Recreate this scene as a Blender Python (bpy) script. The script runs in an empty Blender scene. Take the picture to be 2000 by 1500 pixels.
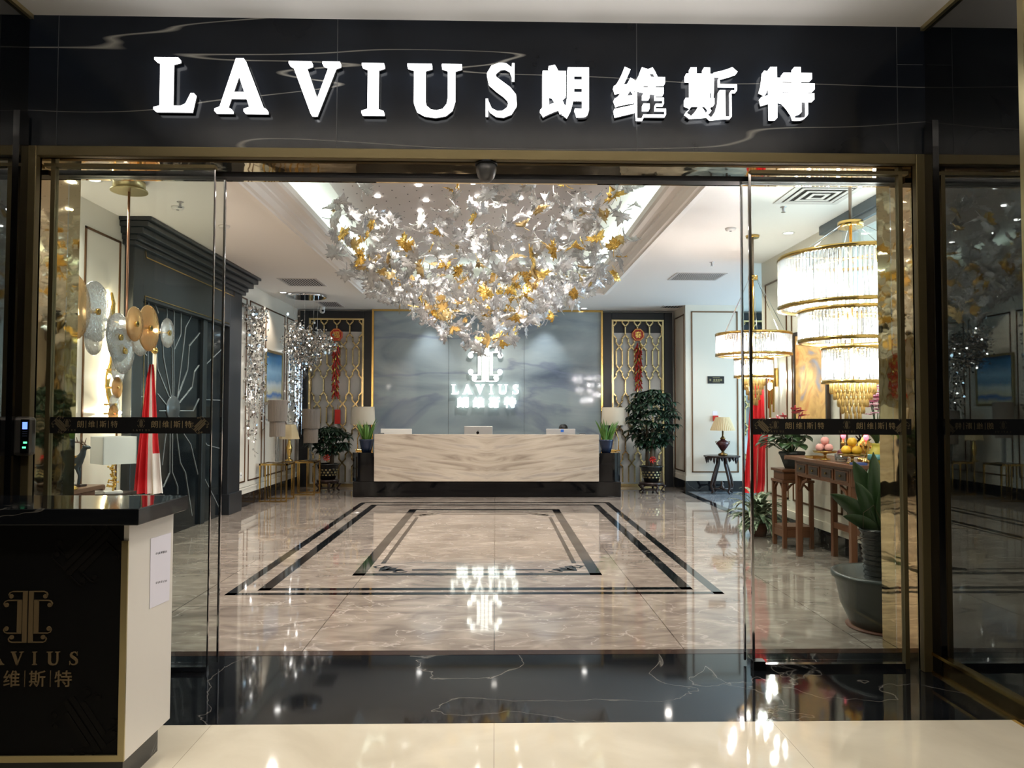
import bpy, math, random
from mathutils import Matrix, Vector
R = random.Random(7)
PI = math.pi
S = bpy.context.scene
COL = S.collection

# ------------------------------------------------------------------ camera
YAW, PITCH, ROLL, FPX = math.radians(1.26), math.radians(2.06), 0.0025, 1500.0
CAM = Vector((0, 0, 1.5))
fw = Vector((math.sin(YAW) * math.cos(PITCH), math.cos(YAW) * math.cos(PITCH), math.sin(PITCH)))
rt = Vector((math.cos(YAW), -math.sin(YAW), 0))
up = rt.cross(fw)
rt, up = rt * math.cos(ROLL) + up * math.sin(ROLL), up * math.cos(ROLL) - rt * math.sin(ROLL)
cd = bpy.data.cameras.new('camera')
cd.sensor_width = 36
cd.lens = 36 * FPX / 2000
cd.clip_start = 0.05
cam = bpy.data.objects.new('camera', cd)
COL.objects.link(cam)
m = Matrix((rt, up, -fw)).transposed().to_4x4()
m.translation = CAM
cam.matrix_world = m
S.camera = cam


def at(px, py, Y=None, X=None, Z=None):
    """A point of the room seen at a pixel, on a wall or floor plane."""
    d = fw + rt * ((px - 1000) / FPX) + up * ((750 - py) / FPX)
    if Y is not None:
        t = Y / d.y
    elif X is not None:
        t = X / d.x
    else:
        t = (Z - CAM.z) / d.z
    return CAM + d * t


# ------------------------------------------------------------------ world, exposure
S.view_settings.view_transform = 'Standard'
S.view_settings.look = 'None'
S.view_settings.exposure = 0.45
S.view_settings.gamma = 1.0
S.view_settings.use_curve_mapping = False
S.cycles.max_bounces = 9
S.cycles.diffuse_bounces = 4
S.cycles.glossy_bounces = 5
S.cycles.transmission_bounces = 6
S.cycles.transparent_max_bounces = 24
S.cycles.sample_clamp_indirect = 4.0
S.cycles.caustics_reflective = False
S.cycles.caustics_refractive = False
w = bpy.data.worlds.new('daylight')
S.world = w
w.use_nodes = True
w.node_tree.nodes['Background'].inputs['Color'].default_value = (0.72, 0.86, 1.0, 1)
w.node_tree.nodes['Background'].inputs['Strength'].default_value = 2.6


def lamp(name, kind, loc, power, color=(1, 1, 1), size=0.1, size_y=None, rot=None, angle=None, blend=0.6, target=None, parent=None):
    ld = bpy.data.lights.new(name, kind)
    ld.energy = power
    ld.color = color
    if kind == 'AREA':
        ld.size = size
        if size_y:
            ld.shape = 'RECTANGLE'
            ld.size_y = size_y
    else:
        ld.shadow_soft_size = size
    if kind == 'SPOT':
        ld.spot_size = angle
        ld.spot_blend = blend
    o = bpy.data.objects.new(name, ld)
    COL.objects.link(o)
    o.location = loc
    if target is not None:
        o.rotation_euler = (Vector(target) - Vector(loc)).to_track_quat('-Z', 'Y').to_euler()
    elif rot is not None:
        o.rotation_euler = rot
    return o


WARM, NEUT, COOL, GREENISH = (1, .86, .68), (1, .93, .84), (.50, .76, 1), (.80, 1, .93)
# daylight through the side-passage window and the high window of the right wall
lamp('window_daylight', 'AREA', (7.9, 12.6, 1.9), 190, COOL, 3.2, 2.4, target=(4, 12.9, 1.6))
lamp('high_window_daylight', 'AREA', (3.95, 6.7, 2.85), 22, COOL, 2.2, .8, target=(0, 6.9, 1.5))
# cove of the ceiling tray: LED lines hidden behind the lip, shining up
TX0, TX1, TY0, TY1, CZ = -2.23, 1.83, 6.25, 13.1, 3.54
for sx, x in ((1, TX0 + .02), (-1, TX1 - .02)):
    lamp('cove_led', 'AREA', (x, (TY0 + TY1) / 2, CZ + .20), 15, GREENISH, 6.6, .05, target=(x + sx * .35, (TY0 + TY1) / 2, CZ + .62))
for sy, y in ((1, TY0 + .02), (-1, TY1 - .02)):
    lamp('cove_led', 'AREA', ((TX0 + TX1) / 2, y, CZ + .20), 9, GREENISH, 3.8, .05, target=((TX0 + TX1) / 2, y + sy * .35, CZ + .62))
# the mall hall outside, above and behind the viewpoint: an added ceiling uplight and dim downlights
lamp('hall_fill_uplight', 'AREA', (0, 2.35, 3.50), 34, (1, .98, .93), 5.0, .15, target=(0, 3.1, 3.95))  # unseen lamp, added to brighten the hall ceiling
for x in (-1.5, 0.0, 1.6):
    lamp('hall_downlight', 'SPOT', (x, 2.3, 3.40), 66, (1, .93, .8), .06, angle=2.1, target=(x, 2.5, 0))

# ------------------------------------------------------------------ materials
MATS = {}


def C(r, g, b):
    f = lambda c: ((c / 255 + .055) / 1.055) ** 2.4 if c > 10 else c / 255 / 12.92
    return (f(r), f(g), f(b), 1)


def mat(name, col, rough=.5, metal=0.0, emit=None, strength=0.0, ior=None, alpha=None, bump=None, coat=0.0, trans=0.0):
    if name in MATS:
        return MATS[name]
    M = bpy.data.materials.new(name)
    M.use_nodes = True
    n = M.node_tree.nodes
    b = n['Principled BSDF']
    b.inputs['Base Color'].default_value = col
    b.inputs['Roughness'].default_value = rough
    b.inputs['Metallic'].default_value = metal
    if ior:
        b.inputs['IOR'].default_value = ior
    if coat:
        b.inputs['Coat Weight'].default_value = coat
        b.inputs['Coat Roughness'].default_value = .03
    if trans:
        b.inputs['Transmission Weight'].default_value = trans
    if emit:
        b.inputs['Emission Color'].default_value = emit
        b.inputs['Emission Strength'].default_value = strength
    if bump:
        sc, st = bump
        no = n.new('ShaderNodeTexNoise')
        no.inputs['Scale'].default_value = sc
        no.inputs['Detail'].default_value = 3
        tc = n.new('ShaderNodeTexCoord')
        bp = n.new('ShaderNodeBump')
        bp.inputs['Strength'].default_value = st
        bp.inputs['Distance'].default_value = .02
        L = M.node_tree.links
        L.new(tc.outputs['Object'], no.inputs['Vector'])
        L.new(no.outputs['Fac'], bp.inputs['Height'])
        L.new(bp.outputs['Normal'], b.inputs['Normal'])
    MATS[name] = M
    return M


def nodes(M):
    return M.node_tree.nodes, M.node_tree.links, M.node_tree.nodes['Principled BSDF']


def ramp(n, stops):
    r = n.new('ShaderNodeValToRGB')
    e = r.color_ramp.elements
    e[0].position, e[0].color = stops[0]
    e[1].position, e[1].color = stops[-1]
    for p, c in stops[1:-1]:
        x = e.new(p)
        x.color = c
    return r


def stone(name, stops, scale=(1, 1, 1), nscale=1.5, detail=7, distort=1.2, rough=.06, vein=None, tile=None, ior=1.5, rot=(0, 0, 0)):
    """Polished stone: warped noise through a colour ramp, optional thin veins and tile joints."""
    M = mat(name, (.5, .5, .5, 1), rough, ior=ior)
    n, L, b = nodes(M)
    tc = n.new('ShaderNodeTexCoord')
    mp = n.new('ShaderNodeMapping')
    mp.inputs['Scale'].default_value = scale
    mp.inputs['Rotation'].default_value = rot
    L.new(tc.outputs['Object'], mp.inputs['Vector'])
    no = n.new('ShaderNodeTexNoise')
    no.inputs['Scale'].default_value = nscale
    no.inputs['Detail'].default_value = detail
    no.inputs['Distortion'].default_value = distort
    L.new(mp.outputs['Vector'], no.inputs['Vector'])
    r = ramp(n, stops)
    L.new(no.outputs['Fac'], r.inputs['Fac'])
    out = r.outputs['Color']
    if vein:
        vs, vscale, width, vcol, strength, vdet, vdis = (tuple(vein) + (5, .6))[:7]
        mp2 = n.new('ShaderNodeMapping')
        mp2.inputs['Scale'].default_value = vscale
        mp2.inputs['Rotation'].default_value = (rot[0] + .3, rot[1] + .2, rot[2] + .4) if vdet > 3 else (0, .03, 0)
        L.new(tc.outputs['Object'], mp2.inputs['Vector'])
        v = n.new('ShaderNodeTexNoise')
        v.inputs['Scale'].default_value = vs
        v.inputs['Detail'].default_value = vdet
        v.inputs['Distortion'].default_value = vdis
        L.new(mp2.outputs['Vector'], v.inputs['Vector'])
        vr = ramp(n, [(.5 - width, (0, 0, 0, 1)), (.5, (strength,) * 3 + (1,)), (.5 + width, (0, 0, 0, 1))])
        L.new(v.outputs['Fac'], vr.inputs['Fac'])
        mx = n.new('ShaderNodeMix')
        mx.data_type = 'RGBA'
        L.new(vr.outputs['Color'], mx.inputs['Factor'])
        L.new(out, mx.inputs['A'])
        mx.inputs['B'].default_value = vcol
        out = mx.outputs['Result']
    if tile:
        br = n.new('ShaderNodeTexBrick')
        br.offset = 0
        br.inputs['Scale'].default_value = 1
        br.inputs['Brick Width'].default_value = tile[0]
        br.inputs['Row Height'].default_value = tile[1]
        br.inputs['Mortar Size'].default_value = tile[2]
        br.inputs['Color1'].default_value = br.inputs['Color2'].default_value = (1, 1, 1, 1)
        br.inputs['Mortar'].default_value = (.45, .42, .4, 1)
        L.new(tc.outputs['Object'], br.inputs['Vector'])
        mx = n.new('ShaderNodeMix')
        mx.data_type = 'RGBA'
        mx.blend_type = 'MULTIPLY'
        mx.inputs['Factor'].default_value = 1
        L.new(out, mx.inputs['A'])
        L.new(br.outputs['Color'], mx.inputs['B'])
        out = mx.outputs['Result']
    L.new(out, b.inputs['Base Color'])
    return M


def thin_glass(name, tint, refl=1.0, white=0.0, gold=None, rough=0.0, bump=None, ior=1.5, glossy_min=0.0):
    """Glass sheet or solid-cast glass as a mix of see-through, mirror gloss and a share of scattered light."""
    M = bpy.data.materials.new(name)
    MATS[name] = M
    M.use_nodes = True
    n, L = M.node_tree.nodes, M.node_tree.links
    n.remove(n['Principled BSDF'])
    out = n['Material Output']
    t = n.new('ShaderNodeBsdfTransparent')
    t.inputs['Color'].default_value = tint
    g = n.new('ShaderNodeBsdfAnisotropic') if False else n.new('ShaderNodeBsdfGlossy')
    g.inputs['Roughness'].default_value = rough
    g.inputs['Color'].default_value = gold or (1, 1, 1, 1)
    fr = n.new('ShaderNodeFresnel')
    fr.inputs['IOR'].default_value = ior
    src = t.outputs[0]
    if white > 0:
        tl = n.new('ShaderNodeBsdfTranslucent')
        df = n.new('ShaderNodeBsdfDiffuse')
        c = gold or (.95, .95, .95, 1)
        tl.inputs['Color'].default_value = c
        df.inputs['Color'].default_value = c
        a = n.new('ShaderNodeMixShader')
        a.inputs[0].default_value = .32
        L.new(tl.outputs[0], a.inputs[1])
        L.new(df.outputs[0], a.inputs[2])
        bmix = n.new('ShaderNodeMixShader')
        bmix.inputs[0].default_value = white
        L.new(src, bmix.inputs[1])
        L.new(a.outputs[0], bmix.inputs[2])
        src = bmix.outputs[0]
    mm = n.new('ShaderNodeMath')
    mm.operation = 'MULTIPLY_ADD'
    mm.inputs[1].default_value = refl
    mm.inputs[2].default_value = glossy_min
    mm.use_clamp = True
    L.new(fr.outputs[0], mm.inputs[0])
    mx = n.new('ShaderNodeMixShader')
    L.new(mm.outputs[0], mx.inputs[0])
    L.new(src, mx.inputs[1])
    L.new(g.outputs[0], mx.inputs[2])
    L.new(mx.outputs[0], out.inputs['Surface'])
    if bump:
        no = n.new('ShaderNodeTexNoise')
        no.inputs['Scale'].default_value = bump[0]
        tc = n.new('ShaderNodeTexCoord')
        bp = n.new('ShaderNodeBump')
        bp.inputs['Strength'].default_value = bump[1]
        bp.inputs['Distance'].default_value = .02
        L.new(tc.outputs['Object'], no.inputs['Vector'])
        L.new(no.outputs['Fac'], bp.inputs['Height'])
        L.new(bp.outputs['Normal'], g.inputs['Normal'])
        L.new(bp.outputs['Normal'], fr.inputs['Normal'])
    return M


def emis(name, col, strength):
    return mat(name, (.8, .8, .8, 1), .4, emit=col, strength=strength)


M_plaster = mat('white_plaster', C(224, 219, 210), .7)
M_panel = mat('ivory_panel', C(222, 214, 198), .35)
M_ceil = mat('ceiling_paint', C(240, 236, 231), .8)
M_line = mat('bronze_line', C(120, 88, 62), .3, .8)
M_marble = stone('grey_brown_marble', [(.25, C(108, 99, 92)), (.45, C(132, 121, 112)), (.58, C(146, 135, 125)), (.75, C(166, 155, 144))],
                 (1.1, 2.0, 1), 2.2, 9, 1.3, .045, vein=(1.7, (1.0, 2.0, 1), .012, C(196, 186, 178), .5), tile=(1.2, 1.2, .004), ior=1.55)
M_bluelitmarble = stone('blue_lit_marble', [(.3, C(104, 112, 120)), (.55, C(140, 150, 158)), (.75, C(176, 184, 188))], (.8, 1.6, 1), 1.6, 8, 1.6, .05)  # passage floor: bluish daylight reflection put into the marble's colour
M_blackmarble = stone('black_marble', [(.3, C(13, 15, 18)), (.7, C(24, 26, 30))], (1, 1, 1), 1.2, 5, 1, .05,
                      vein=(1.1, (.7, .9, 1.2), .0018, C(150, 145, 138), .35), ior=1.5)
M_fascia = stone('black_veined_stone', [(.3, C(13, 16, 22)), (.7, C(24, 29, 37))], (1, 1, 1), 1.2, 5, 1, .13,
                 vein=(1.6, (.13, .4, 1.5), .0010, C(176, 172, 162), .55, 2.0, .15), ior=1.32)
M_beige = stone('beige_tile', [(.3, C(204, 194, 174)), (.7, C(226, 217, 198))], (1, 1, 1), 2.0, 6, .8, .05, tile=(1.35, 9.0, .0012), ior=1.5)
M_onyx = stone('blue_grey_onyx', [(.26, C(96, 106, 120)), (.42, C(136, 148, 154)), (.55, C(150, 162, 166)), (.75, C(168, 178, 180))],
               (.42, 1, 1.15), .85, 7, 1.7, .06, vein=(.55, (.45, 1, 1.35), .03, C(118, 126, 144), .7), rot=(0, .35, 0))
M_desk = mat('bookmatched_marble', (.6, .5, .4, 1), .12)
M_black = mat('black_lacquer', C(10, 10, 12), .06)
M_blackwood = mat('black_wood', C(30, 34, 38), .32)
M_blackdoor = mat('black_door_panel', C(19, 23, 27), .10)
M_silver = mat('silver_inlay', C(196, 200, 204), .25, .7)
M_gold = mat('polished_gold', C(214, 178, 106), .18, 1)
M_lattice = mat('lattice_champagne', C(212, 190, 140), .22, 1)
M_goldpale = mat('champagne_gold', C(186, 172, 130), .3, .9)
M_goldleaf = mat('gold_leaf_paint', C(228, 190, 104), .26, 1, bump=(18, .7))
M_mirror = mat('bronze_mirror', C(226, 206, 164), .03, 1, bump=(2.2, .12))
M_frame = mat('brushed_champagne', C(120, 108, 78), .45, .85)
M_dglass = mat('dark_mirror_glass', C(7, 9, 11), .012, ior=2.15)
M_darkmetal = mat('dark_metal', C(34, 34, 36), .35, .8)
M_chrome = mat('chrome', C(216, 216, 220), .08, 1)
M_white = mat('white_paint', C(228, 226, 222), .4)
M_whitepanel = mat('white_laminate', C(222, 218, 212), .4)
M_paper = mat('white_paper', C(228, 226, 240), .6)
M_ink = mat('grey_ink', C(110, 108, 116), .7)
M_sign = emis('sign_white', (1, 1, 1, 1), 2.6)
M_sign2 = emis('logo_white', (.93, 1, .90, 1), 1.6)
M_bulb = emis('warm_bulb', (1, .95, .91, 1), 80)
M_ledwhite = emis('downlight_disc', (1, .97, .92, 1), 14)
M_glass = thin_glass('clear_pane', (.93, .96, .95, 1), .55)
M_crystal = thin_glass('cast_crystal', (.97, .98, .98, 1), 1.0, .70, None, .08, (7, 1.0), 1.7, .20)
M_crystal2 = thin_glass('cast_crystal_small', (.97, .98, .98, 1), 1.0, .70, None, .08, (60, 1.0), 1.7, .20)
M_ambercr = thin_glass('amber_crystal', (.97, .80, .48, 1), 1.0, .62, (1, .80, .44, 1), .12, None, 1.5, .06)
M_rod = thin_glass('crystal_rod', (.97, .96, .98, 1), 1.0, .20, None, .08, None, 1.6, .08)
M_disc = thin_glass('ribbed_clear_glass', (.97, .97, .97, 1), .9, .26, None, .1, (40, .5), 1.5, .04)
M_discam = thin_glass('amber_disc_glass', (.95, .78, .54, 1), .8, .40, (.86, .66, .42, 1), .12, (40, .3), 1.5, .04)
M_vase = thin_glass('clear_glass_vase', (.92, .95, .95, 1), .9, .12, None, .03, None, 1.5, .04)
M_leaf = mat('dark_green_leaf', C(50, 74, 40), .35)
M_leaf2 = mat('deep_green_leaf', C(28, 50, 32), .3)
M_leaf3 = mat('bright_green_leaf', C(78, 116, 46), .4)
M_varieg = mat('variegated_leaf', C(120, 140, 108), .4)
M_bark = mat('trunk_bark', C(88, 74, 56), .8)
M_soil = mat('potting_soil', C(40, 30, 22), .9)
M_pot = mat('black_glazed_pot', C(22, 26, 26), .18)
M_potblue = mat('blue_glazed_pot', C(30, 42, 66), .2)
M_potgrey = mat('dark_green_glazed_pot', C(44, 50, 48), .28, bump=(14, .15))
M_wood = mat('carved_rosewood', C(100, 60, 36), .35, bump=(30, .15))
M_darkwood = mat('dark_carved_wood', C(40, 26, 22), .3)
M_red = mat('flag_red', C(200, 28, 36), .6)
M_flagwhite = mat('flag_white', C(232, 216, 212), .6)
M_ivory = mat('ivory_pole', C(214, 196, 170), .4)
M_redpaper = mat('red_foil_paper', C(190, 36, 26), .4)
M_shadegrey = mat('grey_linen_shade', C(168, 160, 144), .8)
M_shadebeige = mat('beige_pleated_shade', C(206, 186, 146), .8)
M_shadewhite = mat('white_linen_shade', C(226, 226, 222), .8)
M_skin = mat('skin', C(176, 124, 96), .5)
M_hair = mat('black_hair', C(16, 13, 12), .5)
M_cloth = mat('dark_suit', C(34, 34, 40), .8)
M_alu = mat('aluminium', C(196, 194, 192), .35, .6)
M_peach = mat('peach_skin', C(226, 158, 148), .5)
M_orange = mat('orange_peel', C(238, 180, 46), .45, bump=(60, .1))
M_plum = mat('plum_skin', C(96, 36, 42), .3)
M_bronze = mat('verdigris_bronze', C(62, 68, 72), .45, .6)
M_pink = mat('pink_petal', C(232, 160, 190), .6)
M_pink2 = mat('red_spathe', C(206, 60, 86), .35)
M_screen = emis('blue_screen', (.10, .25, 1, 1), 1.2)
M_green = emis('green_indicator', (.05, 1, .35, 1), 1.5)
M_redlamp = emis('red_candle_bulb', (1, .05, .10, 1), 4)
M_vent = mat('vent_black', C(28, 27, 27), .7)
M_facegold = mat('print_gold', C(170, 150, 112), .45, .3)
M_faintgold = mat('print_faint_gold', C(110, 98, 76), .5, .3)
M_barktrim = mat('vent_white', C(205, 200, 196), .5)


def desk_nodes():
    n, L, b = nodes(M_desk)
    tc = n.new('ShaderNodeTexCoord')
    sep = n.new('ShaderNodeSeparateXYZ')
    L.new(tc.outputs['Object'], sep.inputs[0])
    ab = n.new('ShaderNodeMath')
    ab.operation = 'ABSOLUTE'
    L.new(sep.outputs['X'], ab.inputs[0])
    sh = n.new('ShaderNodeMath')      # slope of the bands rises away from the seam
    sh.operation = 'MULTIPLY_ADD'
    sh.inputs[1].default_value = -.13
    L.new(ab.outputs[0], sh.inputs[0])
    L.new(sep.outputs['Z'], sh.inputs[2])
    cb = n.new('ShaderNodeCombineXYZ')
    L.new(ab.outputs[0], cb.inputs['X'])
    L.new(sh.outputs[0], cb.inputs['Z'])
    mp = n.new('ShaderNodeMapping')
    mp.inputs['Scale'].default_value = (.7, 1, 6.5)
    L.new(cb.outputs[0], mp.inputs['Vector'])
    no = n.new('ShaderNodeTexNoise')
    no.inputs['Scale'].default_value = 1.6
    no.inputs['Detail'].default_value = 8
    no.inputs['Distortion'].default_value = .9
    L.new(mp.outputs[0], no.inputs['Vector'])
    r = ramp(n, [(.25, C(138, 124, 112)), (.42, C(180, 166, 150)), (.55, C(196, 183, 167)), (.66, C(172, 160, 150)), (.8, C(204, 193, 180))])
    L.new(no.outputs['Fac'], r.inputs['Fac'])
    L.new(r.outputs['Color'], b.inputs['Base Color'])


desk_nodes()


def picture(name, stops, scale, rot=(0, 0, 0)):
    return stone(name, stops, scale, 1.3, 6, 2.2, .4, rot=rot)


M_seapic = mat('sea_painting', (.3, .5, .7, 1), .4)
def sea_nodes():
    n, L, b = nodes(M_seapic)
    tc = n.new('ShaderNodeTexCoord')
    sep = n.new('ShaderNodeSeparateXYZ')
    L.new(tc.outputs['Generated'], sep.inputs[0])
    no = n.new('ShaderNodeTexNoise')
    no.inputs['Scale'].default_value = 3
    L.new(tc.outputs['Generated'], no.inputs['Vector'])
    ad = n.new('ShaderNodeMath')
    ad.operation = 'MULTIPLY_ADD'
    ad.inputs[1].default_value = .22
    L.new(no.outputs['Fac'], ad.inputs[0])
    L.new(sep.outputs['Z'], ad.inputs[2])
    r = ramp(n, [(.12, C(206, 196, 160)), (.24, C(70, 120, 180)), (.3, C(208, 204, 178)), (.45, C(206, 214, 214)), (.55, C(120, 160, 190)), (.72, C(150, 190, 215)), (.95, C(70, 130, 180))])
    L.new(ad.outputs[0], r.inputs['Fac'])
    L.new(r.outputs['Color'], b.inputs['Base Color'])
sea_nodes()
M_abspic = picture('amber_abstract_painting', [(.3, C(110, 130, 160)), (.45, C(196, 150, 90)), (.56, C(226, 180, 110)), (.7, C(190, 110, 50))], (1, 1.6, 1.6))


def varieg_nodes():
    n, L, b = nodes(M_varieg)
    tc = n.new('ShaderNodeTexCoord')
    no = n.new('ShaderNodeTexNoise')
    no.inputs['Scale'].default_value = 26
    L.new(tc.outputs['Object'], no.inputs['Vector'])
    r = ramp(n, [(.42, C(52, 78, 48)), (.62, C(176, 186, 160))])
    L.new(no.outputs['Fac'], r.inputs['Fac'])
    L.new(r.outputs['Color'], b.inputs['Base Color'])
varieg_nodes()


# ------------------------------------------------------------------ mesh builder
class MB:
    def __init__(s):
        s.v, s.f, s.sm, s.mi = [], [], [], []

    def add(s, vs, fs, smooth=False, mi=0):
        o = len(s.v)
        s.v += [tuple(x) for x in vs]
        for f in fs:
            s.f.append(tuple(i + o for i in f))
            s.sm.append(smooth)
            s.mi.append(mi)
        return s

    def box(s, x0, x1, y0, y1, z0, z1, mi=0):
        x0, x1 = sorted((x0, x1)); y0, y1 = sorted((y0, y1)); z0, z1 = sorted((z0, z1))
        v = [(x0, y0, z0), (x1, y0, z0), (x1, y1, z0), (x0, y1, z0), (x0, y0, z1), (x1, y0, z1), (x1, y1, z1), (x0, y1, z1)]
        return s.add(v, [(0, 3, 2, 1), (4, 5, 6, 7), (0, 1, 5, 4), (1, 2, 6, 5), (2, 3, 7, 6), (3, 0, 4, 7)], mi=mi)

    def rbox(s, c, size, rz, mi=0):
        a, b, h = size[0] / 2, size[1] / 2, size[2] / 2
        cs, sn = math.cos(rz), math.sin(rz)
        v = []
        for z in (-h, h):
            for x, y in ((-a, -b), (a, -b), (a, b), (-a, b)):
                v.append((c[0] + x * cs - y * sn, c[1] + x * sn + y * cs, c[2] + z))
        return s.add(v, [(0, 3, 2, 1), (4, 5, 6, 7), (0, 1, 5, 4), (1, 2, 6, 5), (2, 3, 7, 6), (3, 0, 4, 7)], mi=mi)

    def tube(s, path, r, seg=8, cap=True, mi=0, smooth=True, sq=False):
        P = [Vector(p) for p in path]
        n = len(P)
        rs = r if isinstance(r, (list, tuple)) else [r] * n
        t0 = (P[1] - P[0]).normalized()
        ref = Vector((0, 0, 1)) if abs(t0.z) < .9 else Vector((0, 1, 0))
        nrm = (ref - t0 * ref.dot(t0)).normalized()
        vs = []
        for i in range(n):
            if i == 0: t = t0
            elif i == n - 1: t = (P[i] - P[i - 1]).normalized()
            else:
                t = ((P[i + 1] - P[i]).normalized() + (P[i] - P[i - 1]).normalized())
                t = t.normalized() if t.length > 1e-6 else (P[i + 1] - P[i]).normalized()
            nrm = nrm - t * nrm.dot(t)
            if nrm.length < 1e-6:
                nrm = t.orthogonal()
            nrm.normalize()
            bi = t.cross(nrm)
            for k in range(seg):
                a = 2 * PI * (k + (.5 if sq else 0)) / seg
                vs.append(P[i] + (nrm * math.cos(a) + bi * math.sin(a)) * rs[i])
        fs = []
        for i in range(n - 1):
            for k in range(seg):
                k2 = (k + 1) % seg
                fs.append((i * seg + k, i * seg + k2, (i + 1) * seg + k2, (i + 1) * seg + k))
        s.add(vs, fs, smooth and seg > 4, mi)
        if cap:
            o = len(s.v) - n * seg
            s.f.append(tuple(o + k for k in reversed(range(seg)))); s.sm.append(False); s.mi.append(mi)
            s.f.append(tuple(o + (n - 1) * seg + k for k in range(seg))); s.sm.append(False); s.mi.append(mi)
        return s

    def lathe(s, prof, c=(0, 0, 0), seg=24, axis='z', mi=0, sx=1.0, sy=1.0, smooth=True):
        vs, fs = [], []
        n = len(prof)
        for r, z in prof:
            for k in range(seg):
                a = 2 * PI * k / seg
                p = (r * math.cos(a) * sx, r * math.sin(a) * sy, z)
                if axis == 'x': p = (p[2], p[0], p[1])
                if axis == 'y': p = (p[0], p[2], p[1])
                vs.append((c[0] + p[0], c[1] + p[1], c[2] + p[2]))
        for i in range(n - 1):
            for k in range(seg):
                k2 = (k + 1) % seg
                q = (i * seg + k, i * seg + k2, (i + 1) * seg + k2, (i + 1) * seg + k)
                fs.append(q if axis != 'y' else q[::-1])
        s.add(vs, fs, smooth, mi)
        if prof[0] == prof[-1]:
            return s
        o = len(s.v) - n * seg
        if prof[0][0] > 1e-5:
            s.f.append(tuple(o + k for k in reversed(range(seg)))); s.sm.append(False); s.mi.append(mi)
        if prof[-1][0] > 1e-5:
            s.f.append(tuple(o + (n - 1) * seg + k for k in range(seg))); s.sm.append(False); s.mi.append(mi)
        return s

    def ball(s, c, r, seg=12, mi=0, sq=(1, 1, 1)):
        n = max(4, seg // 2)
        prof = [(max(1e-4, r * math.sin(PI * i / n)), -r * math.cos(PI * i / n) * sq[2]) for i in range(n + 1)]
        return s.lathe(prof, c, seg, mi=mi, sx=sq[0], sy=sq[1])

    def prism(s, pts, y0, y1, mi=0, tf=None):
        """2-D outline in x,z pushed from y0 to y1 (tf maps the points afterwards)."""
        n = len(pts)
        area = sum(pts[i][0] * pts[(i + 1) % n][1] - pts[(i + 1) % n][0] * pts[i][1] for i in range(n))
        if area < 0:
            pts = pts[::-1]
        v = [(p[0], y0, p[1]) for p in pts] + [(p[0], y1, p[1]) for p in pts]
        if tf:
            v = [tf(Vector(q)) for q in v]
        fs = [tuple(range(n)), tuple(range(2 * n - 1, n - 1, -1))]
        for i in range(n):
            j = (i + 1) % n
            fs.append((i, i + n, j + n, j))
        return s.add(v, fs, mi=mi)

    def stroke(s, pts, wd, y0, y1, mi=0, tf=None):
        """A flat band of varying width along a 2-D path in x,z."""
        n = len(pts)
        ws = wd if isinstance(wd, (list, tuple)) else [wd] * n
        a, b = [], []
        for i in range(n):
            p = Vector(pts[i])
            d = Vector(pts[min(i + 1, n - 1)]) - Vector(pts[max(i - 1, 0)])
            d.normalize()
            k = Vector((-d.y, d.x)) * ws[i] / 2
            a.append(tuple(p + k)); b.append(tuple(p - k))
        return s.prism(a + b[::-1], y0, y1, mi, tf)

    def build(s, name, mats, parent=None, loc=None, bevel=0, rz=0):
        me = bpy.data.meshes.new(name)
        me.from_pydata(s.v, [], s.f)
        if not isinstance(mats, (list, tuple)):
            mats = [mats]
        for M in mats:
            me.materials.append(M)
        me.polygons.foreach_set('use_smooth', s.sm)
        me.polygons.foreach_set('material_index', s.mi)
        me.update()
        o = bpy.data.objects.new(name, me)
        COL.objects.link(o)
        if parent: o.parent = parent
        if loc is not None: o.location = loc
        if rz: o.rotation_euler.z = rz
        if bevel:
            bm = o.modifiers.new('bevel', 'BEVEL')
            bm.width = bevel
            bm.segments = 2
            bm.limit_method = 'ANGLE'
            bm.angle_limit = .7
        return o


def tag(o, label=None, cat=None, group=None, kind=None):
    if label: o['label'] = label
    if cat: o['category'] = cat
    if group: o['group'] = group
    if kind: o['kind'] = kind
    return o


def thing(name, label, cat, loc=(0, 0, 0), rz=0, group=None):
    o = bpy.data.objects.new(name, None)
    o.empty_display_size = .1
    COL.objects.link(o)
    o.location = loc
    o.rotation_euler.z = rz
    return tag(o, label, cat, group)


def dup(root, loc, label, rz=None, scale=None, group=None):
    def cp(o, parent):
        c = o.copy()
        COL.objects.link(c)
        if parent is not None:
            c.parent = parent
        for ch in [x for x in kids.get(o.name, [])]:
            cp(ch, c)
        return c
    kids = {}
    for o in COL.objects:
        if o.parent:
            kids.setdefault(o.parent.name, []).append(o)
    r = cp(root, None)
    r.location = loc
    r['label'] = label
    if rz is not None: r.rotation_euler.z = rz
    if scale: r.scale = (scale,) * 3
    if group: r['group'] = group
    return r


def struct(o):
    o['kind'] = 'structure'
    return o


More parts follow.
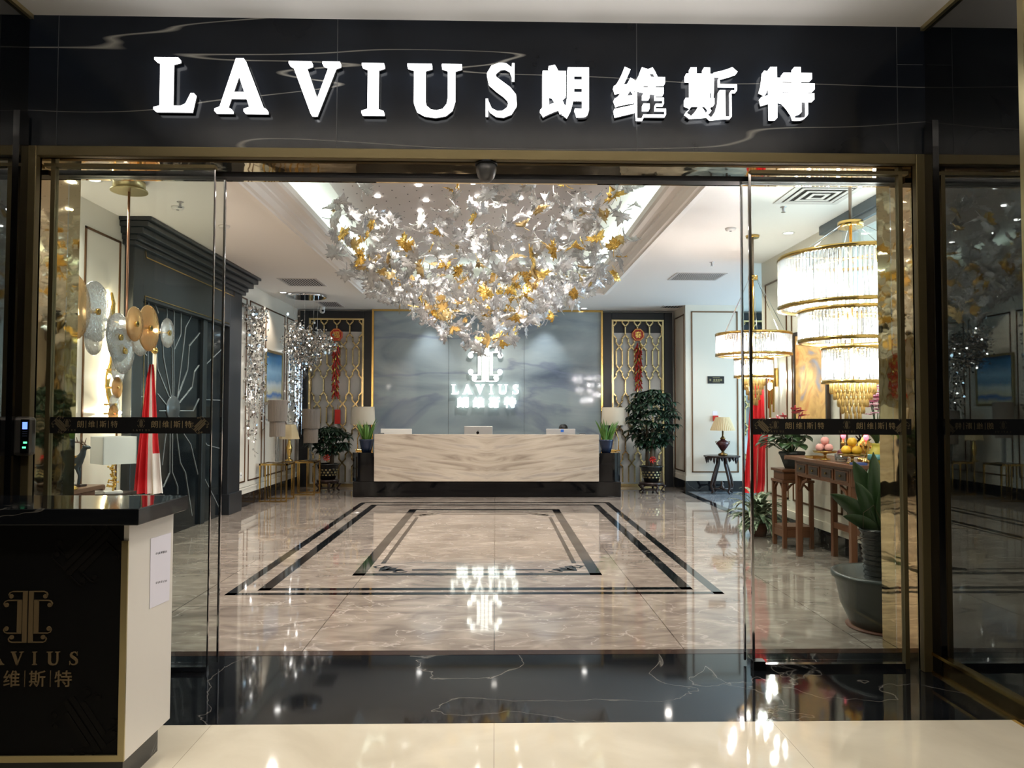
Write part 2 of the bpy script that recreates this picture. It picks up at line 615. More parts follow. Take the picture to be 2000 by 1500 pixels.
# ------------------------------------------------------------------ lettering
LAT = {
    'I': [[(0, 0), (.44, 0), (.44, .045), (.32, .085), (.32, .915), (.44, .955), (.44, 1), (0, 1), (0, .955), (.12, .915), (.12, .085), (0, .045)]],
    'L': [[(0, 0), (.72, 0), (.79, .32), (.73, .32), (.63, .12), (.54, .075), (.33, .075), (.33, .92), (.47, .955), (.47, 1), (0, 1), (0, .955), (.12, .92), (.12, .075), (0, .045)]],
    'A': [[(.40, 1.02), (.55, 1.02), (.92, .085), (1.0, .045), (1.0, 0), (.56, 0), (.56, .045), (.67, .085), (.44, .74), (.40, .80)],
          [(.40, 1.02), (.46, .86), (.21, .085), (.32, .045), (.32, 0), (0, 0), (0, .045), (.10, .085)],
          [(.23, .29), (.64, .29), (.61, .37), (.26, .37)]],
    'V': [[(0, 1), (.44, 1), (.44, .955), (.33, .915), (.56, .26), (.53, -.02), (.44, -.02), (.08, .915), (0, .955)],
          [(.66, 1), (1.0, 1), (1.0, .955), (.90, .915), (.54, -.02), (.48, -.02), (.52, .16), (.79, .915), (.66, .955)]],
    'U': [[(0, 1), (.44, 1), (.44, .955), (.32, .915), (.32, .3), (.35, .16), (.43, .085), (.53, .07), (.64, .1), (.71, .2), (.73, .32), (.73, .915), (.62, .955), (.62, 1),
           (.98, 1), (.98, .955), (.86, .915), (.86, .3), (.81, .12), (.69, .01), (.5, -.03), (.3, 0), (.17, .08), (.12, .22), (.12, .915), (0, .955)]],
}
S_PTS = [(.60, .76), (.55, .90), (.44, .965), (.33, .965), (.2, .90), (.145, .79), (.18, .67), (.31, .57), (.47, .46), (.57, .35), (.59, .22), (.52, .09), (.39, .025), (.26, .03), (.14, .10), (.07, .26)]
S_W = [.04, .05, .07, .09, .14, .17, .19, .20, .20, .19, .17, .13, .09, .07, .05, .04]
LW = {'I': .44, 'L': .79, 'A': 1.0, 'V': 1.0, 'U': .98, 'S': .70}


def latin(mb, ch, x, z, h, y0, y1, w=None, tf=None, mi=0, bold=0):
    k = (w / LW[ch]) if w else h
    if ch == 'S':
        mb.stroke([(x + a * k, z + b * h) for a, b in S_PTS], [q * k for q in S_W], y0, y1, mi, tf)
        for a, b in ((.575, .70), (.035, .0)):
            mb.prism([(x + a * k, z + b * h), (x + (a + .05) * k, z + b * h), (x + (a + .05) * k, z + (b + .30) * h), (x + a * k, z + (b + .30) * h)], y0, y1, mi, tf)
    else:
        for poly in LAT[ch]:
            mb.prism([(x + a * k, z + b * h) for a, b in poly], y0, y1, mi, tf)


GLY = {}


def glyph(ch, off):
    key = (ch, off)
    if key not in GLY:
        cu = bpy.data.curves.new('glyph', 'FONT')
        cu.body = ch
        cu.resolution_u = 3
        cu.extrude = .5
        cu.offset = off
        ob = bpy.data.objects.new('glyph', cu)
        COL.objects.link(ob)
        dg = bpy.context.evaluated_depsgraph_get()
        me = bpy.data.meshes.new_from_object(ob.evaluated_get(dg))
        vs = [v.co.copy() for v in me.vertices]
        fs = [tuple(p.vertices) for p in me.polygons]
        bpy.data.objects.remove(ob)
        bpy.data.meshes.remove(me)
        bpy.data.curves.remove(cu)
        x0, x1 = min(v.x for v in vs), max(v.x for v in vs)
        z0, z1 = min(v.y for v in vs), max(v.y for v in vs)
        GLY[key] = ([((v.x - x0) / (x1 - x0), v.z + .5, (v.y - z0) / (z1 - z0)) for v in vs], fs)
    return GLY[key]


def hanzi(mb, ch, x, z, wdt, h, y0, y1, off=.02, tf=None, mi=0):
    vs, fs = glyph(ch, off)
    v = [Vector((x + a * wdt, y1 + (y0 - y1) * b, z + c * h)) for a, b, c in vs]
    if tf: v = [tf(q) for q in v]
    mb.add(v, fs, mi=mi)


def emblem(mb, cx, cz, h, y0, y1, tf=None, mi=0, bold=1.0):
    """Paired pillars with scrolled feet and heads, h tall, centred on cx, cz."""
    k = h / 630
    X = lambda q: q * k
    for sg in (1, -1):
        def pts(l): return [(cx + sg * X(a), cz + X(315 - b)) for a, b in l]
        mb.prism(pts([(9 / bold, 0), (64, 0), (64, 630), (9 / bold, 630)]), y0, y1, mi, tf)
        mb.prism(pts([(74, 108), (124 + 6 * bold, 108), (124 + 6 * bold, 520), (74, 520)]), y0, y1, mi, tf)
        wd = X(13) * bold
        mb.stroke(pts([(60, 6), (190, 6), (222, 18), (236, 42), (226, 66)]), wd, y0, y1, mi, tf)
        mb.stroke(pts([(120, 114), (245, 114), (278, 126), (294, 152), (284, 176)]), wd, y0, y1, mi, tf)
        mb.stroke(pts([(120, 514), (245, 514), (276, 500), (290, 474), (280, 452)]), wd, y0, y1, mi, tf)
        mb.stroke(pts([(60, 624), (190, 624), (218, 612), (230, 584), (218, 562)]), wd, y0, y1, mi, tf)
        for a, b in ((207, 64), (262, 170), (258, 458), (190, 562)):
            mb.prism(pts([(a + 27 * bold * math.cos(t * PI / 6), b + 27 * bold * math.sin(t * PI / 6)) for t in range(12)]), y0, y1, mi, tf)

# ================================================================== THE SETTING
YF, YR = 4.45, 4.918            # front of the fascia, back of the reveal
XL, XR = -3.95, 3.65           # lobby side walls
YB = 15.5                      # lobby back wall
JL, JR, JZ = -2.65, 2.485, 2.97  # reveal opening
SL, SR = -2.70, 2.54           # dark glass side walls of the hall bay

fl = struct(MB().box(XL - .2, XR + .001, YR - .03, YB + .2, -.1, 0).box(XR + .001, 8.2, 10.4, YB + .2, -.1, 0, 1).build('floor', [M_marble, M_bluelitmarble]))
# inlaid black bands, each a rectangle of stone strips in the floor
def band(x0, x1, y0, y1, wx, wy, name='inlay_band', cut=0):
    mb = MB()
    t = .0015
    mb.box(x0, x0 + wx, y0 + cut, y1 - cut, -.01, t).box(x1 - wx, x1, y0 + cut, y1 - cut, -.01, t)
    mb.box(x0 + cut, x1 - cut, y0, y0 + wy, -.01, t).box(x0 + cut, x1 - cut, y1 - wy, y1, -.01, t)
    mb.build(name, M_blackmarble, fl)
band(-2.20, 1.90, 6.36, 12.75, .085, .075)
band(-1.98, 1.68, 6.52, 12.45, .10, .085)
band(-1.30, .99, 7.10, 11.85, .11, .09)
band(-1.12, .81, 7.32, 11.30, .045, .045, cut=.34)
def ornament(x, y, sx, sy):
    mb = MB()
    tf = lambda p: Vector((x + sx * p.x, y + sy * p.z, p.y))
    for pts, wd in (([(.05, .34), (.0, .28), (.03, .22), (.09, .24), (.10, .30), (.16, .26), (.14, .16), (.10, .10)], .03),
                    ([(.34, .05), (.28, .0), (.22, .03), (.24, .09), (.30, .10), (.26, .16), (.16, .14), (.10, .10)], .03)):
        mb.stroke(pts, wd, .0016, -.005, 0, tf)
    for a in (0.2, .78, 1.36):
        mb.prism([(.07, .07), (.07 + .17 * math.cos(a - .22), .07 + .17 * math.sin(a - .22)), (.07 + .23 * math.cos(a), .07 + .23 * math.sin(a)), (.07 + .17 * math.cos(a + .22), .07 + .17 * math.sin(a + .22))][::1], .0016, -.005, 0, tf)
    mb.build('inlay_scroll', M_blackmarble, fl)
for x, y, sx, sy in ((-1.16, 7.22, 1, 1), (.85, 7.22, -1, 1), (-1.16, 11.40, 1, -1), (.85, 11.40, -1, -1)):
    ornament(x, y, sx, sy)
MB().box(XR - .16, XR - .02, 10.45, YB - 1, -.01, .0015).build('inlay_band', M_blackmarble, fl)
struct(MB().box(-4.6, 4.6, 3.757, YR - .03, -.1, 0).build('trim_1', M_blackmarble))
MB().box(JL, JR, YR - .12, YR - .03, -.02, .0012).build('edge_strip', mat('brown_stone_strip', C(58, 44, 38), .08), bpy.data.objects['trim_1'])
struct(MB().box(-6, 6, -5, 3.757, -.1, 0).build('floor.001', M_beige))

# ceilings
cz = CZ
cl = MB()
cl.box(XL - .2, TX0, YR, YB + .2, cz, cz + .12).box(TX1, 8.2, YR, YB + .2, cz, cz + .12)
cl.box(TX0, TX1, YR, TY0, cz, cz + .12).box(TX0, TX1, TY1, YB + .2, cz, cz + .12)
ceil = struct(cl.build('ceiling', M_ceil))
UP = CZ + .44
tray = MB().box(TX0 - .5, TX1 + .5, TY0 - .5, TY1 + .5, UP, UP + .08)
for a in ((TX0 - .5, TX0 - .42, TY0 - .5, TY1 + .5), (TX1 + .42, TX1 + .5, TY0 - .5, TY1 + .5), (TX0 - .5, TX1 + .5, TY0 - .5, TY0 - .42), (TX0 - .5, TX1 + .5, TY1 + .42, TY1 + .5)):
    tray.box(*a, cz + .1, UP)
tray.build('tray_recess', M_ceil, ceil)
# stepped crown around the tray opening: one moulded ring
prof = [(0, .002), (.0, -.02), (-.03, -.02), (-.03, .0)]
def ring(mb, pr, x0, x1, y0, y1):
    """Sweep a profile (inward offset, height) round a rectangle."""
    n = len(pr)
    vs = []
    for cx, cy, sx, sy in ((x0, y0, 1, 1), (x1, y0, -1, 1), (x1, y1, -1, -1), (x0, y1, 1, -1)):
        for d, h in pr:
            vs.append((cx + sx * d, cy + sy * d, h))
    fs = []
    for i in range(4):
        for k in range(n):
            a, b_ = i * n + k, i * n + (k + 1) % n
            c, d = ((i + 1) % 4) * n + (k + 1) % n, ((i + 1) % 4) * n + k
            fs.append((a, d, c, b_))
    mb.add(vs, fs)
    return mb
ring(MB(), [(-.10, cz - .001), (-.10, cz - .02), (-.04, cz - .028), (-.03, cz - .01), (0, cz + .0), (.03, cz + .05), (.06, cz + .07), (.06, cz + .09), (.11, cz + .115), (.16, cz + .125), (.18, cz + .15),
            (.18, cz + .22), (.15, cz + .22), (.15, cz + .16), (-.10, cz + .14)], TX0, TX1, TY0, TY1).build('crown_moulding', M_ceil, ceil)
struct(MB().box(-6, 6, -5, YF + .2, 3.80, 3.90).build('ceiling.001', M_ceil))

# lobby walls
def frame_rect(mb, pl, u0, u1, v0, v1, wd, dp, cutc=0):
    """A thin rectangular moulding on a wall; pl maps (u, depth, v) to the room."""
    for a, b in (((u0, u0 + wd), (v0, v1)), ((u1 - wd, u1), (v0, v1)), ((u0, u1), (v0, v0 + wd)), ((u0, u1), (v1 - wd, v1))):
        p, q = pl(a[0], 0, b[0]), pl(a[1], dp, b[1])
        mb.box(p[0], q[0], p[1], q[1], p[2], q[2])
plL = lambda u, d, v: (XL + d, u, v)
plR = lambda u, d, v: (XR - d, u, v)

wl = struct(MB().box(XL - .2, XL, YR, YB + .2, 0, cz).build('wall_left', M_panel))
for y0, y1 in ((5.1, 6.1), (6.25, 7.25), (7.42, 8.12), (11.86, 12.25), (12.4, 13.1), (13.25, 14.45), (14.6, 15.3)):
    mb = MB()
    frame_rect(mb, plL, y0, y1, .38, 3.28, .022, .012)
    mb.build('panel_moulding', M_line, wl)
bl = struct(MB().box(XL, XL + .025, YR, 8.3, 0, .2).box(XL, XL + .025, 11.75, YB, 0, .2).build('baseboard_left', M_blackmarble))
MB().box(XL, XL + .018, 11.76, YB, .2, .30).box(XL, XL + .03, 11.76, YB, .275, .30).build('wainscot_rail', M_panel, wl)

# right wall with its high window
WY0, WY1, WZ0, WZ1 = 5.6, 7.95, 2.42, 3.43
wr = MB()
wr.box(XR, XR + .2, YR, WY0, 0, cz).box(XR, XR + .2, WY1, 10.4, 0, cz).box(XR, XR + .2, WY0, WY1, 0, WZ0).box(XR, XR + .2, WY0, WY1, WZ1, cz)
wr = struct(wr.build('wall_right', M_panel))
for y0, y1, z1 in ((5.0, 5.5, 3.28), (8.02, 9.35, 3.22), (9.5, 10.25, 3.22)):
    mb = MB()
    frame_rect(mb, plR, y0, y1, .42, z1, .02, .012)
    mb.build('panel_moulding', M_line, wr)
mb = MB(); frame_rect(mb, plR, 5.6, 7.9, .42, 2.3, .02, .012); mb.build('panel_moulding', M_line, wr)
struct(MB().box(XR - .025, XR, YR, 10.4, 0, .2).build('baseboard_right', M_blackmarble))
MB().box(XR - .022, XR, YR, 10.4, .2, .29).build('wainscot_rail', M_panel, wr)
w1 = struct(MB().box(XR + .10, XR + .115, WY0, WY1, WZ0, WZ1).build('window_1', M_glass))
mb = MB()
for a in ((WY0, WY0 + .05, WZ0, WZ1), (WY1 - .05, WY1, WZ0, WZ1), (WY0, WY1, WZ0, WZ0 + .05), (WY0, WY1, WZ1 - .05, WZ1)):
    mb.box(XR + .08, XR + .14, *a)
mb.build('window_frame', M_white, w1)

# side passage on the right, behind the lobby's corner: far wall with a tall window giving the cool daylight
struct(MB().box(XR + .2, 8.2, 10.2, 10.4, 0, cz).build('wall_passage', M_panel))
struct(MB().box(8.0, 8.2, 10.4, 11.2, 0, cz).box(8.0, 8.2, 14.0, YB + .2, 0, cz).box(8.0, 8.2, 11.2, 14.0, 0, .7).box(8.0, 8.2, 11.2, 14.0, 3.1, cz).build('wall_far_right', M_panel))
w2 = struct(MB().box(8.1, 8.115, 11.2, 14.0, .7, 3.1).build('window_2', M_glass))
MB().box(8.06, 8.14, 12.57, 12.63, .7, 3.1).box(8.06, 8.14, 11.2, 11.26, .7, 3.1).box(8.06, 8.14, 13.94, 14, .7, 3.1).box(8.06, 8.14, 11.2, 14, .7, .76).box(8.06, 8.14, 11.2, 14, 3.04, 3.1).build('window_frame', M_white, w2)

# back wall, with its pilaster on the right
PX0, PX1, PY = 3.62, 4.74, 14.5
wb = struct(MB().box(XL - .2, 8.2, YB, YB + .2, 0, cz).build('wall_back', M_plaster))
pil = struct(MB().box(PX0, PX1, PY, YB, 0, cz).build('wall_pilaster', M_panel))
mb = MB(); frame_rect(mb, lambda u, d, v: (u, PY - d, v), 3.73, 4.62, .36, 3.42, .022, .012); mb.build('panel_moulding', M_line, pil)
mb = MB(); frame_rect(mb, lambda u, d, v: (PX0 - d, u, v), 14.6, 15.35, .36, 3.38, .022, .012); mb.build('panel_moulding', M_line, pil)
struct(MB().box(PX0 - .02, PX1 + .02, PY - .02, YB, 0, .2).build('baseboard_back', M_blackmarble))
MB().box(PX0 - .012, PX1 + .012, PY - .012, YB, .2, .29).build('wainscot_rail', M_panel, pil)

# front wall (inner face, beside the opening), the reveal and the fascia
struct(MB().box(XL - .2, JL - .03, YF + .12, YR, 0, cz + .3).box(JR + .03, XR + .2, YF + .12, YR, 0, cz + .3).build('wall_front', M_plaster))
fa = struct(MB().box(SL - .02, SR + .02, YF, YR, 3.02, 3.80).build('wall_fascia', M_fascia))
mb = MB()
for x in (-2.545, -.93, .83, 2.385):
    mb.box(x - .0015, x + .0015, YF - .0012, YF + .01, 3.022, 3.798)
mb.box(2.385, SR, YF - .0012, YF + .01, 3.57, 3.573)
mb.build('joint_line', mat('joint_grey', C(70, 72, 74), .4), fa)
rv = MB().box(JL - .03, JL, YF + .03, YR, 0, JZ).box(JR, JR + .03, YF + .03, YR, 0, JZ).box(JL - .03, JR + .03, YF + .03, YR, JZ, JZ + .05)
struct(rv.build('trim_2', M_mirror))
gf = MB().box(JL - .055, JL, YF - .012, YF + .05, 0, JZ + .06).box(JR, JR + .055, YF - .012, YF + .05, 0, JZ + .06).box(JL, JR, YF - .012, YF + .05, JZ, JZ + .06)
struct(gf.build('trim_3', M_frame, bevel=.004))

# dark mirror-glass side walls of the hall bay, and their brass trims
HR = struct(MB().box(SR + .012, SR + .15, 3.62, YF + .12, .115, 3.785).build('wall_hall_right', M_dglass))
t4 = struct(MB().box(SR, SR + .15, 3.60, YF, 0, .11).build('trim_4', mat('brown_base_metal', C(104, 88, 58), .12, .9)))
MB().box(SR - .012, SR + .02, 3.60, YF, .10, .118).build('brass_edge', M_gold, t4)
MB().box(SR - .012, SR + .02, 3.60, YF, 0, .012).build('brass_edge', M_gold, t4)
struct(MB().box(SR - .008, SR + .16, 3.575, 3.615, 0, 3.80).build('trim_5', M_goldpale))
struct(MB().box(SR - .01, SR + .02, 3.6, YF, 3.775, 3.80).build('trim_6', M_goldpale))
struct(MB().box(SR - .006, SR + .06, YF - .10, YF - .013, 0, 3.2).build('trim_7', M_black))
HL = struct(MB().box(SL - .15, SL - .012, 2.9, YF + .12, .115, 3.785).build('wall_hall_left', M_dglass))
struct(MB().box(SL - .15, SL, 2.9, YF, 0, .11).build('trim_8', M_frame))
struct(MB().box(SL - .02, SL + .01, 2.9, YF, 3.775, 3.80).build('trim_9', M_goldpale))
struct(MB().box(SL - .06, SL + .006, YF - .10, YF - .013, 0, 3.2).build('trim_10', M_black))
# the rest of the hall, out of frame: plain walls that close it
M_hall = mat('hall_wall', C(120, 110, 96), .5)
struct(MB().box(-6.2, -6, -5, YF + .1, 0, 3.8).build('wall_hall_far_left', M_hall))
struct(MB().box(6, 6.2, -5, YF + .1, 0, 3.8).build('wall_hall_far_right', M_hall))
struct(MB().box(-6, 6, -5.2, -5, 0, 3.8).build('wall_hall_back', M_hall))
struct(MB().box(-6, SL - .15, YF, YF + .12, 0, 3.8).box(SR + .15, 6, YF, YF + .12, 0, 3.8).build('wall_hall_front', M_hall))
struct(MB().box(-3.2, 3.2, 2.2, 2.5, 3.42, 3.46).box(-3.2, 3.2, 2.2, 2.24, 3.46, 3.80).box(-3.2, 3.2, 2.47, 2.5, 3.46, 3.52).build('trim_11', M_ceil))  # unseen ledge, made up to carry the added hall uplight

# ------------------------------------------------------------------ back wall: stone panel, lattices
SX0, SX1, SZ1 = -2.42, 2.12, 3.50
st = struct(MB().box(SX0, SX1, 15.36, YB, 0, SZ1).build('wall_stone_panel', M_onyx))
mb = MB()
for x in (-.93, .58): mb.box(x - .002, x + .002, 15.357, 15.37, 0, SZ1)
mb.build('joint_line', mat('joint_dark', C(60, 66, 74), .4), st)
MB().box(SX0 - .04, SX0, 15.32, YB, 0, SZ1 + .04).box(SX1, SX1 + .04, 15.32, YB, 0, SZ1 + .04).box(SX0, SX1, 15.32, YB, SZ1, SZ1 + .04).build('gold_border', M_gold, st)

def lattice(x0, x1, yb, label, name='lattice_screen'):
    """Black-framed niche wall with a gold crossed-octagon lattice."""
    o = thing(name, label, 'screen', (0, yb, 0))
    MB().box(x0 - .17, x0, -.16, 0, 0, 3.5).box(x1, x1 + .17, -.16, 0, 0, 3.5).box(x0, x1, -.16, 0, 3.36, 3.5).build('black_frame', mat('black_frame_lacquer', C(14, 16, 21), .3), o, bevel=.01)
    MB().box(x0, x1, -.03, 0, 0, 3.10).build('white_backing', M_white, o)
    MB().box(x0, x1, -.03, 0, 3.10, 3.36).build('dark_backing', mat('navy_panel', C(24, 28, 38), .4), o)
    MB().box(x0, x0 + .04, -.14, -.04, 0, 3.36).box(x1 - .04, x1, -.14, -.04, 0, 3.36).box(x0 + .04, x1 - .04, -.14, -.04, 3.32, 3.36).box(x0 + .04, x1 - .04, -.14, -.04, 0, .06).build('gold_frame', M_lattice, o, bevel=.004)
    n = 4
    wd = (x1 - x0 - .08) / n
    q = wd / 4
    head = [(0, 1), (.025, 1), (.095, 0)]
    seq = [(.27, 0), (.34, 1), (.43, 1), (.505, 2), (.58, 3), (.88, 3), (.955, 2), (1.03, 1), (1.10, 1), (1.17, 0)]
    lim0, lim1 = x0 + .03, x1 - .03
    mb = MB()
    for c in range(n + 1):
        cx = x0 + .04 + c * wd
        for sg in (1, -1):
            path = [(cx + sg * k * q, 3.32 - dz) for dz, k in head]
            base = 3.32
            while base > 0:
                path += [(cx + sg * k * q, base - dz) for dz, k in seq]
                base -= 1.17
            # clip to the frame
            cur = []
            for (xa, za), (xb, zb) in zip(path, path[1:]):
                ok = lim0 <= xa <= lim1 and lim0 <= xb <= lim1 and zb >= .03
                if ok and (xa, za) != (xb, zb):
                    dx, dz2 = xb - xa, zb - za
                    ln = math.hypot(dx, dz2)
                    ex, ez = dx / ln * .008, dz2 / ln * .008
                    mb.stroke([(xa - ex, za - ez), (xb + ex, zb + ez)], .026, -.10 - .002 * (sg > 0), -.055)
    mb.build('lattice', M_lattice, o)
    return o
lattice(-3.72, -2.62, YB, 'gold lattice screen in black frame behind the smaller bushy potted tree')
lattice(2.34, 3.40, YB, 'gold lattice screen in black frame behind the tall bushy potted tree')
lattice(4.95, 6.0, YB, 'partly hidden gold lattice screen in the side passage behind the second glass chandelier')

# ------------------------------------------------------------------ great black door in the left wall (door_1)
d1 = struct(MB().box(XL - .01, XL + .03, 8.45, 11.3, 0, 2.72).build('door_1', M_blackdoor))
mb = MB().box(XL, XL + .10, 8.22, 8.45, 0, 3.30).box(XL, XL + .10, 11.2, 11.72, 0, 3.30).box(XL, XL + .10, 8.45, 11.2, 2.72, 3.30)
mb.box(XL, XL + .07, 10.28, 10.42, 0, 2.72)
mb.build('door_surround', M_blackwood, d1, bevel=.006)
mb = MB()
for i, (h0, h1, dp) in enumerate(((3.26, 3.31, .14), (3.31, 3.37, .17), (3.37, 3.44, .24), (3.44, 3.50, .30), (3.50, 3.54, .34))):
    mb.box(XL, XL + dp, 8.22 - dp * .45, 11.72 + dp * .45, h0, h1)
mb.build('cornice', M_blackwood, d1, bevel=.008)
MB().box(XL, XL + .13, 8.20, 8.46, 0, .3).box(XL, XL + .13, 11.19, 11.74, 0, .3).build('plinth', M_blackwood, d1, bevel=.006)
XD = XL + .031
def wallline(mb, pts, wd, x=XD):
    yz = [at(px, py, X=x) for px, py in pts]
    mb.stroke([(p.y, p.z) for p in yz], wd, 0, .006, 0, lambda q: Vector((x + q.y, q.x, q.z)))
c1 = lambda l: [(a / 3.948, 280 + b / 3.948) for a, b in l]
c2 = lambda l: [(a / 3.948, 640 + b / 3.948) for a, b in l]
LN = [c1([(1145, 1100), (1145, 1260)]) + c2([(1140, 160), (1135, 520)]), c1([(1150, 1115), (1220, 1310)]), c1([(1288, 1140), (1285, 1460)]) + c2([(1325, 160), (1327, 530)]),
      c1([(1343, 1160), (1340, 1500)]) + c2([(1337, 530)]), c1([(1397, 1190), (1394, 1470)]) + c2([(1392, 60), (1345, 165)]), c1([(1520, 1245), (1430, 1420)]) + c2([(1420, 100), (1365, 540)]),
      c2([(1540, 40), (1460, 140), (1445, 330), (1365, 550)]), c2([(1535, 290), (1500, 340), (1480, 460), (1375, 590)]), c2([(1720, 155), (1580, 290)]), c2([(1710, 560), (1580, 555)]),
      c2([(1535, 548), (1490, 640), (1375, 640)]), c2([(1130, 215), (1060, 135)]), c2([(1120, 533), (1050, 530)]), c2([(1195, 60), (1215, 320), (1305, 540)]),
      c2([(1250, 60), (1260, 230), (1317, 530)]), c2([(1215, 510), (1290, 605)]), c2([(1225, 640), (1290, 640)]), c2([(1290, 720), (1250, 1060)]), c2([(1310, 720), (1308, 1120), (1260, 1230)]),
      c2([(1330, 720), (1328, 1115), (1370, 1225), (1370, 1285)]), c2([(1350, 720), (1390, 1040), (1430, 1120), (1480, 1450)]), c2([(1375, 680), (1420, 825), (1470, 900), (1525, 1130)]),
      c2([(1565, 1140), (1700, 1410)]), c2([(1560, 850), (1595, 905), (1710, 935)]), c2([(1310, 1290), (1306, 1345)]), c2([(1265, 1290), (1255, 1340)])]
for l in LN:
    mb = MB(); wallline(mb, l, .013); mb.build('inlay_line', M_silver, d1)
md = at(337, 797, X=XD)
mb = MB().lathe([(.0001, .028), (.05, .03), (.07, .018), (.13, .022), (.15, .014), (.235, .016), (.25, .0)][::-1], (XD, md.y, md.z), 36, 'x')
for v in range(len(mb.v)):
    x, y, z = mb.v[v]; mb.v[v] = (x, md.y + (y - md.y) * .78, md.z + (z - md.z) * .62)
mb.build('medallion', mat('medallion_grey', C(120, 124, 128), .3, .6), d1)
mb = MB()
for pts in ([(1030, 758), (1120, 805), (1130, 880), (1805, 1180), (1808, 1130), (1845, 1150)],):
    q = [at(a / 3.948, 280 + b / 3.948, X=XL + .105) for a, b in pts]
    mb.stroke([(p.y, p.z) for p in q], .014, 0, .006, 0, lambda p: Vector((XL + .102 + p.y, p.x, p.z)))
q = [(8.48, 0.3), (8.48, 2.76), (11.16, 2.76)]
mb.stroke(q, .012, 0, .006, 0, lambda p: Vector((XL + .102 + p.y, p.x, p.z)))
mb.build('gold_inlay', M_gold, d1)

# ================================================================== SHOPFRONT
# fixed glass side panels with their metal edges and the printed safety band
def print_band(o, x0, x1, y, z0, z1, starts, parent_name='safety_band'):
    bnd = MB().box(x0, x1, y - .004, y, z0, z1).build(parent_name, mat('band_black', C(8, 8, 9), .5), o)
    h = z1 - z0
    for xs in starts:
        mb, mf, ml = MB(), MB(), MB()
        cw = h * .40
        for i, ch in enumerate('朗维斯特'):
            hanzi(mb, ch, xs + i * cw * 1.72, z0 + h * .36, cw, h * .42, y - .0052, y - .003, 0.0)
            if i < 3: mb.box(xs + i * cw * 1.72 + cw * 1.30, xs + i * cw * 1.72 + cw * 1.37, y - .0052, y - .003, z0 + h * .34, z0 + h * .78)
        emblem(mf, xs - h * .62, z0 + h * .62, h * .48, y - .0052, y - .003)
        for i, ch in enumerate('LAVIUS'):
            latin(ml, ch, xs - h * 1.12 + i * h * .19, z0 + h * .14, h * .12, y - .0052, y - .003)
        mb.build('lettering', M_facegold, bnd)
        mf.build('emblem_print', M_faintgold, bnd)
        ml.build('small_lettering', M_faintgold, bnd)
    for xe in (x0 + .06, x1 - .06):
        mf = MB()
        a = .78 if xe < (x0 + x1) / 2 else -.78
        ca, sa = math.cos(a), math.sin(a)
        emblem(mf, 0, 0, h * .95, 0, .0022, lambda p, xe=xe, ca=ca, sa=sa: Vector((xe + p.x * ca - p.z * sa, y - .0052 + p.y, z0 + h * .52 + p.x * sa + p.z * ca)))
        mf.build('emblem_print', M_faintgold, bnd)
BZ0, BZ1 = 1.368, 1.462
YG = 4.52
gl = thing('glass_side_panel', 'fixed clear glass panel left of the open entrance, above the black counter', 'glass panel', (0, YG, 0), 0, 'glass panels of the entrance')
MB().box(-2.575, -1.655, -.006, .006, .03, 2.925).build('pane', M_glass, gl)
MB().box(-2.60, -2.575, -.02, .02, .0, 2.97).build('side_channel', M_frame, gl)
MB().box(-2.64, -1.65, -.022, .022, 2.925, 2.945).build('top_rail', M_frame, gl)
MB().box(-2.575, -1.65, -.018, .018, .0, .03).build('bottom_rail', M_chrome, gl)
MB().box(-1.658, -1.650, -.006, .006, .03, 2.925).build('polished_edge', M_chrome, gl)
print_band(gl, -2.575, -1.655, -.007, BZ0, BZ1, (-2.42, -1.995))
gr = thing('glass_side_panel', 'fixed clear glass panel right of the open entrance, in front of the altar table', 'glass panel', (0, YG, 0), 0, 'glass panels of the entrance')
MB().box(1.525, 2.41, -.006, .006, .03, 2.925).build('pane', M_glass, gr)
MB().box(2.41, 2.435, -.02, .02, .0, 2.97).build('side_channel', M_frame, gr)
MB().box(1.52, 2.47, -.022, .022, 2.925, 2.945).build('top_rail', M_frame, gr)
MB().box(1.52, 2.41, -.018, .018, .0, .03).build('bottom_rail', M_chrome, gr)
MB().box(1.51, 1.525, -.008, .008, .03, 2.925).build('polished_edge', M_chrome, gr)
MB().box(1.51, 1.58, -.03, .03, .0, .05).build('corner_pivot', M_darkmetal, gr)
print_band(gr, 1.525, 2.47, -.007, BZ0, BZ1, (1.715, 2.14))
# sliding leaves, standing open behind the fixed panels
for x0, x1, s in ((-2.56, -1.63, 'left'), (1.50, 2.42, 'right')):
    o = thing('sliding_glass_door', 'clear sliding glass door leaf standing open at %s behind the fixed panel' % s, 'door', (0, 4.62, 0), 0, 'sliding door leaves')
    MB().box(x0, x1, -.006, .006, .02, 2.90).build('pane', M_glass, o)
    e = x1 if x0 < 0 else x0
    MB().box(e - .006, e + .006, -.007, .007, .02, 2.90).build('polished_edge', M_chrome, o)
MB_ = MB().box(-2.64, 2.475, 4.58, 4.66, 2.90, 2.93)
tag(MB_.build('door_track', M_darkmetal), 'long dark door track across the top of the entrance', 'track')
s = thing('motion_sensor', 'grey dome motion sensor under the middle of the door track', 'sensor', (-.057, 4.50, 2.905))
MB().lathe([(.06, .06), (.062, .02), (.058, 0), (.05, -.02), (.03, -.045), (.001, -.052)][::-1], (0, 0, 0), 24).build('dome', mat('sensor_grey', C(92, 92, 94), .25), s)
MB().lathe([(.066, .05), (.066, .066)], (0, 0, 0), 24).build('base_ring', M_darkmetal, s)
a = thing('access_reader', 'silver and black fingerprint reader with blue screen on the left door jamb', 'access reader', (JL, YF - .012, 1.36))
MB().box(-.055, .045, -.07, 0, -.115, .105).build('housing', mat('reader_grey', C(96, 92, 88), .3, .6), a, bevel=.02)
MB().box(-.005, .042, -.076, -.068, -.10, .09).build('face_plate', M_black, a, bevel=.003)
MB().box(.008, .034, -.079, -.075, .035, .075).build('screen', M_screen, a)
